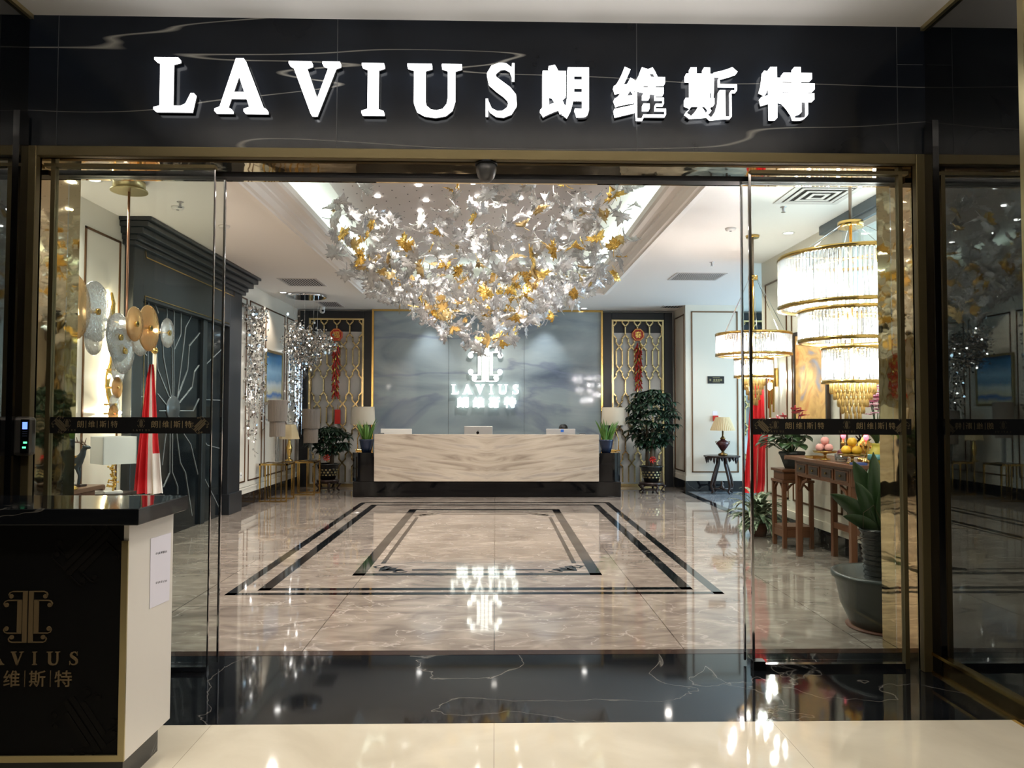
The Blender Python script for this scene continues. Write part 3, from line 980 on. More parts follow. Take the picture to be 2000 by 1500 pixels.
MB().box(.015, .034, -.079, -.075, -.045, -.035).build('indicator_light', M_green, a)
MB().box(.010, .028, -.079, -.075, -.072, -.062).build('indicator_light', M_green, a)
MB().box(.008, .034, -.078, -.075, -.005, -.001).box(.008, .034, -.078, -.075, .008, .012).box(.008, .034, -.078, -.075, .020, .024).build('speaker_slots', mat('slot_grey', C(70, 80, 110), .5), a)

# the illuminated letters on the fascia
def px_letter(ch, x0, x1, y0, y1, label, cjk=False):
    p, q = at(x0, y1, Y=YF - .06), at(x1, y0, Y=YF - .06)
    wdt, h = q.x - p.x, q.z - p.z
    o = thing('sign_letter', label, 'sign letter', (p.x, YF, p.z), 0, 'illuminated letters on the black fascia')
    mb, bk = MB(), MB()
    if cjk:
        hanzi(mb, ch, 0, 0, wdt, h, -.065, -.02, .022)
        hanzi(bk, ch, .006, -.006, wdt * .985, h * .985, -.019, .0, .0)
    else:
        latin(mb, ch, 0, 0, h, -.065, -.02, wdt)
        latin(bk, ch, .003, -.004, h, -.019, .0, wdt)
    mb.build('glowing_face', M_sign, o)
    bk.build('mounting_back', M_darkmetal, o)
for ch, x0, x1, y0, y1, lb in (('L', 300, 380, 113, 214, 'glowing white capital L, first at the left of the fascia sign'), ('A', 419, 522, 117, 217, 'glowing white capital A between L and V on the fascia'),
                               ('V', 563, 664, 121, 220, 'glowing white capital V between A and I on the fascia'), ('I', 706, 750, 124, 221, 'glowing white capital I on the fascia'),
                               ('U', 795, 902, 126, 222, 'glowing white capital U between I and S on the fascia'), ('S', 945, 1012, 124, 223, 'glowing white capital S on the fascia, last of the Latin letters')):
    px_letter(ch, x0, x1, y0, y1, lb)
for ch, x0, x1, y0, y1, lb in (('朗', 1055, 1150, 128, 226, 'first glowing Chinese character on the fascia, just right of the letter S'), ('维', 1199, 1300, 132, 231, 'second glowing Chinese character of the fascia sign'),
                               ('斯', 1339, 1440, 132, 230, 'third glowing Chinese character of the fascia sign'), ('特', 1486, 1590, 132, 230, 'last glowing Chinese character at the right end of the fascia sign')):
    px_letter(ch, x0, x1, y0, y1, lb, True)

# illuminated logo on the stone panel
YS = 15.30
e0, e1 = at(914, 745, Y=YS), at(982, 676, Y=YS)
lg = thing('wall_logo', 'glowing white emblem of paired scrolled pillars above the reception desk', 'logo', ((e0.x + e1.x) / 2, YS, (e0.z + e1.z) / 2), 0, 'glowing logo on the stone panel')
mb = MB(); emblem(mb, 0, 0, e1.z - e0.z, -.02, .02, bold=1.75); mb.build('glowing_face', M_sign2, lg)
mb = MB(); emblem(mb, 0, 0, (e1.z - e0.z) * .96, .02, .06, bold=1.3); mb.build('mounting_back', M_darkmetal, lg)
def small_letter(ch, x0, x1, y0, y1, label, cjk=False):
    p, q = at(x0, y1, Y=YS), at(x1, y0, Y=YS)
    mb = MB()
    (hanzi(mb, ch, 0, 0, q.x - p.x, q.z - p.z, -.02, .06, .03) if cjk else latin(mb, ch, 0, 0, q.z - p.z, -.02, .06, q.x - p.x))
    tag(mb.build('logo_letter', M_sign2, None, (p.x, YS, p.z)), label, 'sign letter', 'glowing logo on the stone panel')
for i, (ch, x0, x1) in enumerate((('L', 881, 896), ('A', 903, 923), ('V', 928, 947), ('I', 955, 964), ('U', 972, 992), ('S', 1000, 1014))):
    small_letter(ch, x0, x1, 751, 770, 'small glowing capital %s under the emblem on the stone wall' % ch)
for i, (ch, x0, x1) in enumerate((('朗', 892, 915), ('维', 923, 946), ('斯', 954, 977), ('特', 984, 1008))):
    small_letter(ch, x0, x1, 775, 797, '%s glowing Chinese character of the bottom row on the stone wall' % ('first', 'second', 'third', 'fourth')[i], True)

# the black counter outside, at the left
ct = thing('entrance_counter', 'black-fronted counter with gold edging and emblem in the left foreground', 'counter', (0, 0, 0))
MB().box(-2.66, -1.397, 3.06, 3.55, 1.05, 1.115).build('stone_top', M_blackmarble, ct, bevel=.004)
MB().box(-2.62, -1.47, 3.12, 3.52, .125, 1.05).build('body', M_black, ct)
MB().box(-1.47, -1.45, 3.10, 3.52, .125, 1.05).build('side_panel', M_whitepanel, ct)
MB().box(-2.62, -1.485, 3.16, 3.48, 0, .125).build('toe_kick', M_blackmarble, ct)
fp = MB().box(-2.62, -1.47, 3.10, 3.12, .15, 1.05).build('front_panel', mat('front_black', C(4, 4, 5), .6, ior=1.25), ct)
MB().box(-1.475, -1.45, 3.092, 3.10, .125, .985).box(-2.62, -1.475, 3.092, 3.10, .125, .15).build('gold_edging', M_goldpale, ct)
mb = MB()
YC = 3.096
e = at(54, 1205, Y=YC)
emblem(mb, e.x, e.z, at(54, 1155, Y=YC).z - at(54, 1256, Y=YC).z, YC, 3.10)
mb.build('emblem', mat('counter_print', C(108, 92, 66), .4, .3), fp)
mb = MB()
for ch, x0, x1 in (('L', -78, -60), ('A', -30, 8), ('V', 20, 46), ('I', 62, 72), ('U', 90, 117), ('S', 134, 153)):
    p, q = at(x0, 1299, Y=YC), at(x1, 1273, Y=YC)
    latin(mb, ch, p.x, p.z, q.z - p.z, YC, 3.10, q.x - p.x)
CPM = mat('counter_print', C(108, 92, 66), .4, .3)
mb.build('lettering', CPM, fp)
mb = MB()
for ch, x0, x1 in (('朗', -45, -10), ('维', 6, 38), ('斯', 56, 88), ('特', 106, 140)):
    p, q = at(x0, 1342, Y=YC), at(x1, 1310, Y=YC)
    hanzi(mb, ch, p.x, p.z, q.x - p.x, q.z - p.z, YC, 3.10, .008)
for x in (47, 97):
    p, q = at(x, 1342, Y=YC), at(x + 1.5, 1310, Y=YC)
    mb.box(p.x, q.x, YC, 3.10, p.z, q.z)
mb.build('lettering', mat('counter_print', C(108, 92, 66), .4, .3), fp)
for px, py, a in ((170, 1075, -.78), (165, 1415, .6)):
    p = at(px, py, Y=YC)
    ca, sa = math.cos(a), math.sin(a)
    mb = MB()
    emblem(mb, 0, 0, .24, 0, .003, lambda q, p=p, ca=ca, sa=sa: Vector((p.x + q.x * ca - q.z * sa, YC + .001 + q.y, p.z + q.x * sa + q.z * ca)))
    mb.build('faint_emblem', mat('counter_faint_print', C(11, 9, 8), .6, ior=1.25), fp)
# paper taped to its white side
pts = [at(a, b, X=-1.449) for a, b in ((294, 1052), (334, 1040), (330, 1172), (292, 1189))]
pn = MB()
pn.add([(0, p.y, p.z) for p in pts] + [(.0012, p.y, p.z) for p in pts], [(0, 1, 2, 3), (7, 6, 5, 4), (0, 4, 5, 1), (1, 5, 6, 2), (2, 6, 7, 3), (3, 7, 4, 0)])
pn = tag(pn.build('paper_notice', M_paper, None, (-1.449, 0, 0)), 'white paper sheet with two printed lines on the counter side', 'notice')
for yy, ss in ((1081, '体温测量处'), (1138, '信息登记处')):
    mb = MB()
    for i, ch in enumerate(ss):
        a = at(304 + i * 4.6, yy + 3 - i * .9, X=-1.4478); b = at(308 + i * 4.6, yy - 3 - i * .9, X=-1.4478)
        hanzi(mb, ch, 0, 0, abs(b.y - a.y), abs(b.z - a.z), 0, .0006, .0, lambda q, a=a: Vector((.0012 + (.0006 - q.y), a.y + q.x, a.z + q.z)))
    mb.build('lettering', M_ink, pn)

# ================================================================== LEAF CHANDELIER
LCX, LCY, LHA, LHB = -.16, 10.0, 2.08, 2.65
lc = thing('leaf_chandelier', 'huge cascade of clear and gold glass maple leaves under the ceiling tray', 'chandelier', (LCX, LCY, UP))
PZ = -.04
mb = MB().box(-1.60, 1.50, -3.1, 2.75, PZ - .03, .0)
mb.build('ceiling_plate', mat('plate_grey_pink', C(206, 196, 192), .35), lc)
mb = MB()
for i in range(22):
    for j in range(40):
        if (i + j) % 2 == 0:
            x, y = -1.5 + i * .136 + R.uniform(-.02, .02), -2.85 + j * .146
            mb.prism([(x + .007 * math.cos(t * PI / 3), y + .007 * math.sin(t * PI / 3)) for t in range(6)], 0, .004, 0, lambda p: Vector((p.x, p.z, PZ - .034 + p.y)))
tag(mb.build('wire_holes', M_vent, lc), kind='stuff')
spots = []
for i in range(5):
    for j in range(9):
        spots.append((-1.28 + i * .60 + R.uniform(-.12, .12), -2.65 + j * .65 + R.uniform(-.14, .14)))
for k, (x, y) in enumerate(spots):
    MB().lathe([(.030, -.012), (.034, 0)], (x, y, PZ - .03), 14).build('spot_lens', M_ledwhite, lc)
for x in (-.95, -.1, .75):
    for y in (-2.3, -1.1, .1, 1.3, 2.4):
        lamp('chandelier_spot', 'SPOT', (LCX + x, LCY + y, UP + PZ - .06), 85, NEUT, .05, angle=2.2, blend=.8, target=(LCX + x, LCY + y, 0))

HALF = [(.035, 0), (.30, -.07), (.26, .04), (.60, .04), (.49, .15), (.86, .36), (.63, .39), (.68, .62), (.42, .50), (.30, .56), (.35, .80), (.19, .74)]
def leaf_shape(rr, curl, fold, asym):
    """Cast-glass maple leaf with ribbed lobes and a curved stem, about one unit long."""
    out = HALF + [(0, 1.06)] + [(-a, b) for a, b in reversed(HALF)]
    out = [(a * (1 + asym * b) + rr.uniform(-.03, .03), b + rr.uniform(-.02, .02)) for a, b in out]
    n = len(out)
    cxy = (0, .30)
    def lift(x, y):
        return curl * ((y - .3) ** 2) + fold * abs(x) ** 1.5 + .05 * math.sin(9 * math.atan2(x, y - .05))
    vs, fs = [], []
    for th in (.012, -.012):
        vs.append((cxy[0], cxy[1], lift(*cxy) + th))
        for q in (.55, 1.0):
            for x, y in out:
                px, py = cxy[0] + (x - cxy[0]) * q, cxy[1] + (y - cxy[1]) * q
                vs.append((px, py, lift(px, py) + th * (1.6 if q < 1 else .6)))
    B = 1 + 2 * n
    for side in (0, 1):
        o = side * B
        for i in range(n):
            j = (i + 1) % n
            t = (o, o + 1 + i, o + 1 + j)
            q = (o + 1 + i, o + 1 + n + i, o + 1 + n + j, o + 1 + j)
            if side == 0: fs += [t, q]
            else: fs += [t[::-1], q[::-1]]
    for i in range(n):
        j = (i + 1) % n
        fs.append((1 + n + i, B + 1 + n + i, B + 1 + n + j, 1 + n + j))
    m2 = MB().add(vs, fs, True)
    bend = rr.uniform(-.3, .3)
    m2.tube([(0, .05, lift(0, .05)), (bend * .2, -.15, .02), (bend * .7, -.36, .1), (bend * 1.5, -.55, .2)], [.03, .025, .022, .028], 6)
    return m2
shapes = [leaf_shape(R, R.uniform(-.5, .5), R.uniform(-.6, .5), R.uniform(-.2, .2)) for _ in range(7)]
lm = []
for sh in shapes:
    pair = []
    for M in (M_crystal, M_goldleaf, M_ambercr):
        o = sh.build('leaf', M)
        pair.append(o.data)
        bpy.data.objects.remove(o)
    lm.append(pair)
recs = []
tries = 0
while len(recs) < 760 and tries < 60000:
    tries += 1
    dx, dy = R.uniform(-1, 1), R.uniform(-1, 1)
    rho = (abs(dx) ** 2.8 + abs(dy) ** 2.8) ** (1 / 2.8)
    if rho > 1: continue
    zb = 2.19 + 1.34 * rho ** 1.06
    z = zb + abs(R.gauss(0, .36)) * (1.15 - .6 * rho)
    if z > 3.86 or (z > 3.45 and abs(dx * LHA) > 1.72): continue
    if rho > .72 and R.random() < .5: continue
    if R.random() > .7 + .3 * min(1, rho / .35): continue
    x, y = dx * LHA, dy * LHB
    p = Vector((LCX + x, LCY + y, z))
    s = R.uniform(.11, .175)
    if any((p - q[0]).length < .098 for q in recs): continue
    k = R.random()
    recs.append((p, s, 0 if k < .77 else (1 if k < .90 else 2), R.randrange(7), Matrix.Rotation(R.uniform(0, 6.28), 3, 'Z') @ Matrix.Rotation(R.gauss(1.1, .55), 3, 'X') @ Matrix.Rotation(R.uniform(0, 6.28), 3, 'Z')))
recs.sort(key=lambda q: (q[0] - CAM).length / q[1])
vis = [q for q in recs if (lambda d: 750 - FPX * d.dot(up) / d.dot(fw) > 360)(q[0] - CAM)]
big = vis[:100]
bigid = {id(q) for q in big}
stuff = [MB(), MB(), MB()]
for q in recs:
    p, s, k, sh, rot = q
    if id(q) in bigid:
        o = bpy.data.objects.new('leaf', lm[sh][k])
        COL.objects.link(o)
        o.parent = lc
        mw = rot.to_4x4() @ Matrix.Scale(s, 4)
        mw.translation = p - Vector((LCX, LCY, UP))
        o.matrix_local = mw
        if k: o['label'] = 'gold glass leaf'
    else:
        t = [rot @ (Vector(v) * s) + p - Vector((LCX, LCY, UP)) for v in shapes[sh].v]
        stuff[0].add(t, shapes[sh].f, True, k)
tag(stuff[0].build('leaves', [M_crystal2, M_goldleaf, M_ambercr], lc), kind='stuff')

# ================================================================== CRYSTAL TIER CHANDELIERS (right side)
def tier_chandelier(label, x, y, ztop, tiers, drop, canopy_r):
    """tiers: (radius, z top, z bottom); drop: (radius, z top, z bottom) of the amber cluster."""
    o = thing('crystal_chandelier', label, 'chandelier', (x, y, CZ), 0, 'tiered glass rod chandeliers')
    L = lambda z: z - CZ
    MB().lathe([(.07, -.03), (.08, 0)], (0, 0, 0), 20).build('ceiling_canopy', M_gold, o)
    MB().tube([(0, 0, 0), (0, 0, L(ztop))], .014, 8).build('rod', mat('rod_sleeve', C(150, 132, 118), .6), o)
    MB().lathe([(canopy_r, L(ztop) - .02), (canopy_r, L(ztop) + .03), (.02, L(ztop) + .04)], (0, 0, 0), 28).build('lower_canopy', M_gold, o)
    mb = MB()
    for k in range(6):
        a = k * PI / 3 + .3
        mb.tube([(canopy_r * .9 * math.cos(a), canopy_r * .9 * math.sin(a), L(ztop)), (tiers[0][0] * .9 * math.cos(a), tiers[0][0] * .9 * math.sin(a), L(tiers[0][1]))], .003, 4)
    mb.build('suspension_wires', M_chrome, o)
    rods = []
    for r, z0, z1 in tiers:
        for zz, nm in ((z0, 'upper_ring'), (z1, 'lower_ring')):
            MB().lathe([(r - .028, L(zz) - .010), (r + .008, L(zz) - .010), (r + .008, L(zz) + .018), (r - .028, L(zz) + .018), (r - .028, L(zz) - .010)], (0, 0, 0), 48).build(nm, M_gold, o)
        n = int(2 * PI * r / .034)
        for k in range(n):
            a = 2 * PI * k / n
            rods.append((r - .012, a, L(z0) - .01, L(z1) + .012))
        nb = max(5, int(r * 18))
        for k in range(nb):
            a = 2 * PI * (k + .5) / nb
            rb = r * .72
            zc = (L(z0) * .45 + L(z1) * .55)
            hb = (z0 - z1) * .30
            MB().lathe([(.002, -hb), (.016, -hb * .8), (.018, hb * .6), (.002, hb)], (rb * math.cos(a), rb * math.sin(a), zc), 8).build('bulb', M_bulb, o)
            MB().tube([(rb * math.cos(a), rb * math.sin(a), zc + hb), (rb * math.cos(a), rb * math.sin(a), L(z0))], .010, 6).build('bulb_holder', M_gold, o)
        for k in range(3):
            a = 2.09 * k + .9
            lamp('chandelier_bulb_light', 'POINT', (x + r * .72 * math.cos(a), y + r * .72 * math.sin(a), (z0 * .45 + z1 * .55)), 7.5 if r > .3 else 5, (1, .96, .92), .025)
        mb = MB()
        for k in range(6):
            a = k * PI / 3
            mb.tube([(0, 0, L(z0)), (r * math.cos(a), r * math.sin(a), L(z0))], .006, 4)
        mb.build('spokes', M_gold, o)
    MB().tube([(0, 0, L(ztop)), (0, 0, L(drop[1]))], .012, 8).build('stem', M_gold, o)
    rods.sort(key=lambda q: (Vector((x + q[0] * math.cos(q[1]), y + q[0] * math.sin(q[1]), CZ + q[2])) - CAM).length)
    mesh = {}
    st = MB()
    for i, (rr_, a, z0, z1) in enumerate(rods):
        pr = [(.004, z1), (.0135, z1 + .006), (.0135, z0 - .004), (.004, z0)]
        if i < 100:
            key = round(z0, 3)
            if key not in mesh:
                t = MB().lathe(pr, (0, 0, 0), 6, smooth=False).build('glass_rod', M_rod, o)
                mesh[key] = t.data
            else:
                t = bpy.data.objects.new('glass_rod', mesh[key]); COL.objects.link(t); t.parent = o
            t.location = (rr_ * math.cos(a), rr_ * math.sin(a), 0)
            t.rotation_euler.z = a
        else:
            st.lathe(pr, (rr_ * math.cos(a), rr_ * math.sin(a), 0), 6, smooth=False)
    tag(st.build('glass_rods', M_rod, o), kind='stuff')
    # amber drops in three shrinking rings
    r, za, zb = drop
    rows = 5
    prev = None
    for q in range(rows):
        rq = r * (1 - q / rows * .85)
        n = max(5, int(2 * PI * rq / .034))
        zt = za - (za - zb) * q / (rows + .6)
        h = (za - zb) / rows * (1.35 if q else 1.5)
        mb = MB()
        for k in range(n):
            a = 2 * PI * k / n + q * .2
            mb.lathe([(.003, -h), (.013, -h * .82), (.010, -h * .2), (.004, 0)], (rq * math.cos(a), rq * math.sin(a), L(zt)), 6)
        tag(mb.build('amber_drops', M_ambercr, o), kind='stuff')
    return o
BX, BY = 2.94, 6.25
zz = lambda py, Y: at(1000, py, Y=Y).z
tier_chandelier('large three-tier glass rod chandelier with amber drops near the right jamb', BX, BY, zz(435, BY), [(.575, zz(500, BY), zz(597, BY)), (.42, zz(606, BY), zz(664, BY)), (.235, zz(678, BY), zz(745, BY))], (.17, zz(745, BY), zz(822, BY)), .10)
SX, SY = 2.97, 8.75
tier_chandelier('smaller two-tier glass rod chandelier hanging farther back above the red flag', SX, SY, zz(541, SY), [(.42, zz(652, SY), zz(692, SY)), (.215, zz(700, SY), zz(735, SY))], (.12, zz(735, SY), zz(792, SY)), .055)

# ================================================================== DISC PENDANT and sconce (left side)
dp = thing('disc_pendant', 'bar pendant of clear and amber glass discs hanging before the left wall', 'pendant lamp', (-3.27, 6.86, CZ))
MB().lathe([(.135, -.075), (.135, -.01), (.15, -.01), (.15, 0)][:2] + [(.135, 0)], (0, 0, 0), 28).lathe([(.155, -.09), (.155, -.075)], (0, 0, 0), 28).build('ceiling_canopy', M_goldpale, dp)
BZ = 2.262 - CZ
MB().tube([(0, 0, -.06), (0, 0, BZ)], .011, 8).build('rod', mat('copper_rod', C(160, 118, 96), .35, .9), dp)
MB().tube([(0, -1.05, BZ), (0, .72, BZ)], .012, 8).build('bar', M_gold, dp)
for dy, r, am, sx, dz in ((-1.0, .26, 1, 1, .03), (-.93, .19, 0, -1, -.04), (-.66, .245, 0, 1, .03), (-.42, .19, 0, -1, .02), (-.28, .21, 0, 1, -.14), (-.06, .155, 1, 1, .0), (-.36, .14, 0, -1, -.16), (-.2, .20, 0, 1, -.25),
                          (.28, .215, 1, 1, .0), (.42, .20, 0, -1, -.05), (.62, .145, 0, 1, -.01)):
    xo = sx * (.07 + .03 * (r < .2))
    t = MB().lathe([(.018, -.009), (r * .5, -.012), (r * .96, -.009), (r, 0), (r * .96, .009), (r * .5, .012), (.018, .009)], (xo, dy, BZ + dz), 40, 'x').build('glass_disc', M_discam if am else M_disc, dp)
    if am: t['label'] = 'amber glass disc'
    MB().tube([(0, dy, BZ + dz * .5), (xo + sx * .03, dy, BZ + dz)], .010, 8).lathe([(.026, xo + sx * .01), (.026, xo + sx * .03)] if sx > 0 else [(.026, xo - .03), (.026, xo - .01)], (0, dy, BZ + dz), 16, 'x').build('disc_stem', M_gold, t).location = (0, 0, 0)
for dy in (-.86, -.16, .5):
    MB().ball((0.035, dy, BZ), .022, 12).build('bulb', M_bulb, dp)

for dy in (-.86, .5):
    lamp('pendant_bulb_light', 'POINT', (-3.235, 6.86 + dy, 2.262), 9, (1, .88, .74), .022)
sc = thing('disc_wall_light', 'glowing gold wall light with clear and amber glass discs on the left wall', 'wall light', (XL, 7.86, 1.9))
wav = [(.045, .05 * math.sin(t * 1.25), .80 - t * .105) for t in range(13)]
MB().stroke([(p[1], p[2]) for p in wav], [.02, .05, .07, .05, .07, .08, .05, .07, .08, .05, .07, .05, .02], .035, .055, 0, lambda q: Vector((q.y, q.x, q.z))).build('gold_spine', M_goldleaf, sc)
MB().tube([(.02, p[1], p[2]) for p in wav], .012, 6).build('light_strip', emis('warm_led_strip', (1, .80, .52, 1), 60), sc)
for px, py, r, am in ((224, 655, .20, 0), (239, 699, .115, 1), (231, 722, .165, 0), (229, 757, .13, 1), (224, 790, .13, 0), (221, 808, .12, 1), (249, 700, .085, 1)):
    p = at(px, py, X=XL + .16) - Vector(sc.location)
    r *= .85
    t = MB().lathe([(.012, -.007), (r * .9, -.007), (r, 0), (r * .9, .007), (.012, .007)], (.16, p.y, p.z), 32, 'x').build('glass_disc', M_discam if am else M_disc, sc)
    MB().tube([(.04, min(.08, max(-.08, p.y)), p.z), (.18, p.y, p.z)], .011, 8).build('disc_stem', M_gold, t)
for dy, dz in ((.10, .34), (.18, .16), (.05, -.05), (.12, -.42)):
    MB().ball((.10, dy, dz), .016, 10).build('bulb', M_bulb, sc)

for dy, dz in ((.10, .34), (.12, -.42)):
    lamp('wall_light_bulb_light', 'POINT', (XL + .13, 7.86 + dy, 1.9 + dz), 9, (1, .82, .6), .016)

# ================================================================== SILVER DISC LIGHTS
M_sdisc = mat('silver_disc', C(205, 203, 200), .12, 1)
M_sbulb = emis('small_bulb', (1, .97, .92, 1), 24)
def disc_cloud(o, pts, name='silver_discs'):
    mb = MB()
    for x, y, z in pts:
        r = R.uniform(.010, .028)
        nrm = Vector((R.gauss(0, 1), R.gauss(0, 1), R.gauss(0, .6))).normalized()
        u = nrm.orthogonal().normalized()
        v = nrm.cross(u)
        n = 8
        a = [Vector((x, y, z)) + (u * math.cos(2 * PI * k / n) + v * math.sin(2 * PI * k / n)) * r + nrm * .002 for k in range(n)]
        b = [q - nrm * .004 for q in a]
        mb.add(a + b, [tuple(range(n)), tuple(range(2 * n - 1, n - 1, -1))] + [(k, k + n, (k + 1) % n + n, (k + 1) % n) for k in range(n)])
    return tag(mb.build(name, M_sdisc, o), kind='stuff')
def disc_sconce(label, y0, y1, z0, z1, n, strands):
    o = thing('disc_strand_wall_light', label, 'wall light', (XL, (y0 + y1) / 2, z1), 0, 'silver disc wall lights')
    pts, wires = [], MB()
    for k in range(strands):
        yy = R.uniform(y0, y1) - (y0 + y1) / 2
        xx = R.uniform(.06, .20)
        zl = z0 + (z1 - z0) * R.uniform(0, .45) - z1
        wires.tube([(xx, yy, 0), (xx, yy, zl)], .0022, 4)
        for q in range(n // strands):
            pts.append((xx + R.gauss(0, .025), yy + R.gauss(0, .03), zl * R.random() ** 1.25))
    tag(wires.build('wires', M_chrome, o), kind='stuff')
    MB().box(.001, .03, -(y1 - y0) / 2, (y1 - y0) / 2, -.05, .02).build('wall_plate', M_chrome, o)
    disc_cloud(o, pts)
    for k in range(8):
        MB().ball((.10, R.uniform(y0, y1) - (y0 + y1) / 2, (z0 - z1) * (k + .6) / 9.5), .013, 8).build('bulb', M_sbulb, o)
    return o
disc_sconce('wall light of hanging silver disc strands left of the sea painting', 11.95, 12.75, .75, 3.16, 760, 16)
disc_sconce('wall light of hanging silver disc strands in the far left corner', 14.55, 15.25, .95, 2.75, 520, 12)
sp = thing('disc_cloud_pendant', 'pendant cloud of small silver discs under a mirrored ceiling plate', 'pendant lamp', (-3.32, 13.5, CZ))
MB().lathe([(.34, -.05), (.35, -.04), (.35, 0)], (0, 0, 0), 36).build('ceiling_plate', M_chrome, sp)
pts = []
for cx, cz2, sx, sz, n in ((-.06, -.86, .17, .27, 620), (.30, -.86, .15, .16, 380), (-.20, -.78, .15, .22, 360), (-.02, -1.12, .19, .12, 320)):
    for k in range(n):
        pts.append((cx + R.gauss(0, sx * .6), R.gauss(0, .14), cz2 + R.gauss(0, sz * .6)))
disc_cloud(sp, pts)
mb = MB()
for x, y in ((-.22, .02), (.0, -.1), (.2, .05), (.1, .15)):
    mb.tube([(x, y, -.04), (x * .9, y, -.85)], .002, 4)
mb.build('suspension_wires', M_chrome, sp)
for x, y, z in ((-.06, -.12, -.55), (-.24, -.14, -1.0), (.34, -.14, -.92), (-.05, -.14, -1.25), (.1, -.1, -.9), (-.14, -.15, -.75)):
    MB().ball((x, y - .05, z), .014, 8).build('bulb', M_sbulb, sp)

# ================================================================== RECEPTION DESK
rd = thing('reception_desk', 'long pale marble reception desk on a black lacquer base', 'desk', (-.14, 13.5, 0))
MB().box(-1.97, 1.97, 0, .07, .276, 1.10).build('marble_front', M_desk, rd, bevel=.004)
MB().box(-1.97, 1.97, .07, .80, .70, .76).build('work_surface', mat('desk_worktop', C(196, 186, 170), .3), rd)
MB().box(-1.97, -1.90, .07, .80, .28, .70).box(1.90, 1.97, .07, .80, .28, .70).build('inner_panel', M_black, rd)
MB().box(-2.34, 2.36, .02, .45, .0, .276).build('black_base', M_black, rd, bevel=.015)
for sg in (-1, 1):
    pr = []
    x0, x1, y0, y1, r = (-2.37, -1.985, .01, .85, .16) if sg < 0 else (1.985, 2.37, .01, .85, .16)
    if sg < 0:
        pr = [(x1, y0), (x1, y1), (x0, y1)] + [(x0 + r - r * math.cos(t * PI / 12), y0 + r - r * math.sin(t * PI / 12)) for t in range(7)]
    else:
        pr = [(x0, y0), (x0, y1), (x1, y1)] + [(x1 - r + r * math.cos(t * PI / 12), y0 + r - r * math.sin(t * PI / 12)) for t in range(7)]
    MB().prism(pr, 0, .50, 0, lambda p: Vector((p.x, p.z, .276 + p.y))).build('end_cabinet', M_black, rd)

def monitor(x, y, z, wd, hd, M, name, label, cat, kind):
    o = thing(name, label, cat, (x, y, z))
    MB().box(-wd / 2, wd / 2, -.012, .012, .10, .10 + hd).build('back_shell', M, o, bevel=.006)
    MB().box(-wd / 2 + .01, wd / 2 - .01, .012, .016, .11, .09 + hd).build('display', M_black, o)
    MB().box(-.07, .07, -.09, .09, 0, .008).box(-.03, .03, -.03, -.012, 0, .16).build('stand', M_alu, o)
    return o
im = monitor(-.30, 13.92, .76, .51, .375, M_alu, 'desktop_computer', 'silver desktop computer seen from behind, middle of the reception desk', 'computer', 0)
# fruit-shaped mark on its back
q = at(933, 845, Y=13.9)
mb = MB()
zc = q.z - .76; xc = q.x + .30
mb.prism([(xc + .026 * math.cos(t * PI / 8) * (1 - .12 * math.sin(t * PI / 8)), zc + .028 * math.sin(t * PI / 8) - (.006 if t in (4, 12) else 0)) for t in range(16)], -.0135, -.012)
mb.prism([(xc, zc + .028), (xc + .012, zc + .034), (xc + .014, zc + .046), (xc + .003, zc + .040)], -.0135, -.012)
mb.build('fruit_mark', M_black, im)
p = at(774, 840, Y=13.92)
monitor(p.x, 13.92, .76, .56, .325, M_whitepanel, 'monitor', 'white-backed monitor at the left end of the reception desk', 'monitor', 0)
p = at(1095, 840, Y=13.92)
mo = monitor(p.x, 13.92, .76, .53, .33, M_alu, 'monitor', 'grey monitor in front of the seated receptionist', 'monitor', 0)
MB().box(.0, .055, -.0135, -.012, .37, .42).build('blue_sticker', mat('sticker_blue', C(40, 100, 190), .4), mo)
for px, lb in ((745, 'small grey desk phone left of the white monitor'), (1137, 'small grey desk phone right of the grey monitor')):
    p = at(px, 843, Y=13.8)
    o = thing('desk_phone', lb, 'phone', (p.x, 13.84, .76))
    MB().prism([(-.08, 0), (.08, 0), (.08, .12), (-.08, .36)], -.06, .06, 0, lambda v: Vector((v.y, v.x, v.z))).build('body', mat('phone_grey', C(80, 82, 86), .4), o, bevel=.01)
    MB().box(-.052, .052, -.086, -.079, .10, .34).build('pale_back_plate', M_alu, o)

# receptionist, seated behind the grey monitor
PXC, PYC = at(1100, 836, Y=14.62).x, 14.62
pe = thing('person', 'person with short black hair seated behind the grey monitor, only head showing', 'person', (PXC, PYC, 0))
def skin(name, vs, es, rad, mat_, parent, sub=2):
    me = bpy.data.meshes.new(name)
    me.from_pydata(vs, es, [])
    o = bpy.data.objects.new(name, me)
    COL.objects.link(o)
    o.parent = parent
    sk = o.modifiers.new('skin', 'SKIN')
    for i, r in enumerate(rad):
        me.skin_vertices[0].data[i].radius = (r, r) if not isinstance(r, tuple) else r
    me.skin_vertices[0].data[0].use_root = True
    sk.use_smooth_shade = True
    ss = o.modifiers.new('sub', 'SUBSURF'); ss.levels = sub; ss.render_levels = sub
    me.materials.append(mat_)
    dg = bpy.context.evaluated_depsgraph_get()
    nm = bpy.data.meshes.new_from_object(o.evaluated_get(dg))
    o.modifiers.clear()
    o.data = nm
    return o
vs = [(0, .08, .50), (0, .08, .66), (0, .05, .82), (0, .03, .90), (0, .01, 1.0), (0, -.005, 1.07),
      (.15, .03, .90), (.20, -.02, .70), (.16, -.24, .80), (-.15, .03, .90), (-.20, -.02, .70), (-.16, -.24, .80),
      (.10, .05, .50), (.12, -.38, .50), (.12, -.36, .08), (.12, -.46, .05), (-.10, .05, .50), (-.12, -.38, .50), (-.12, -.36, .08), (-.12, -.46, .05)]
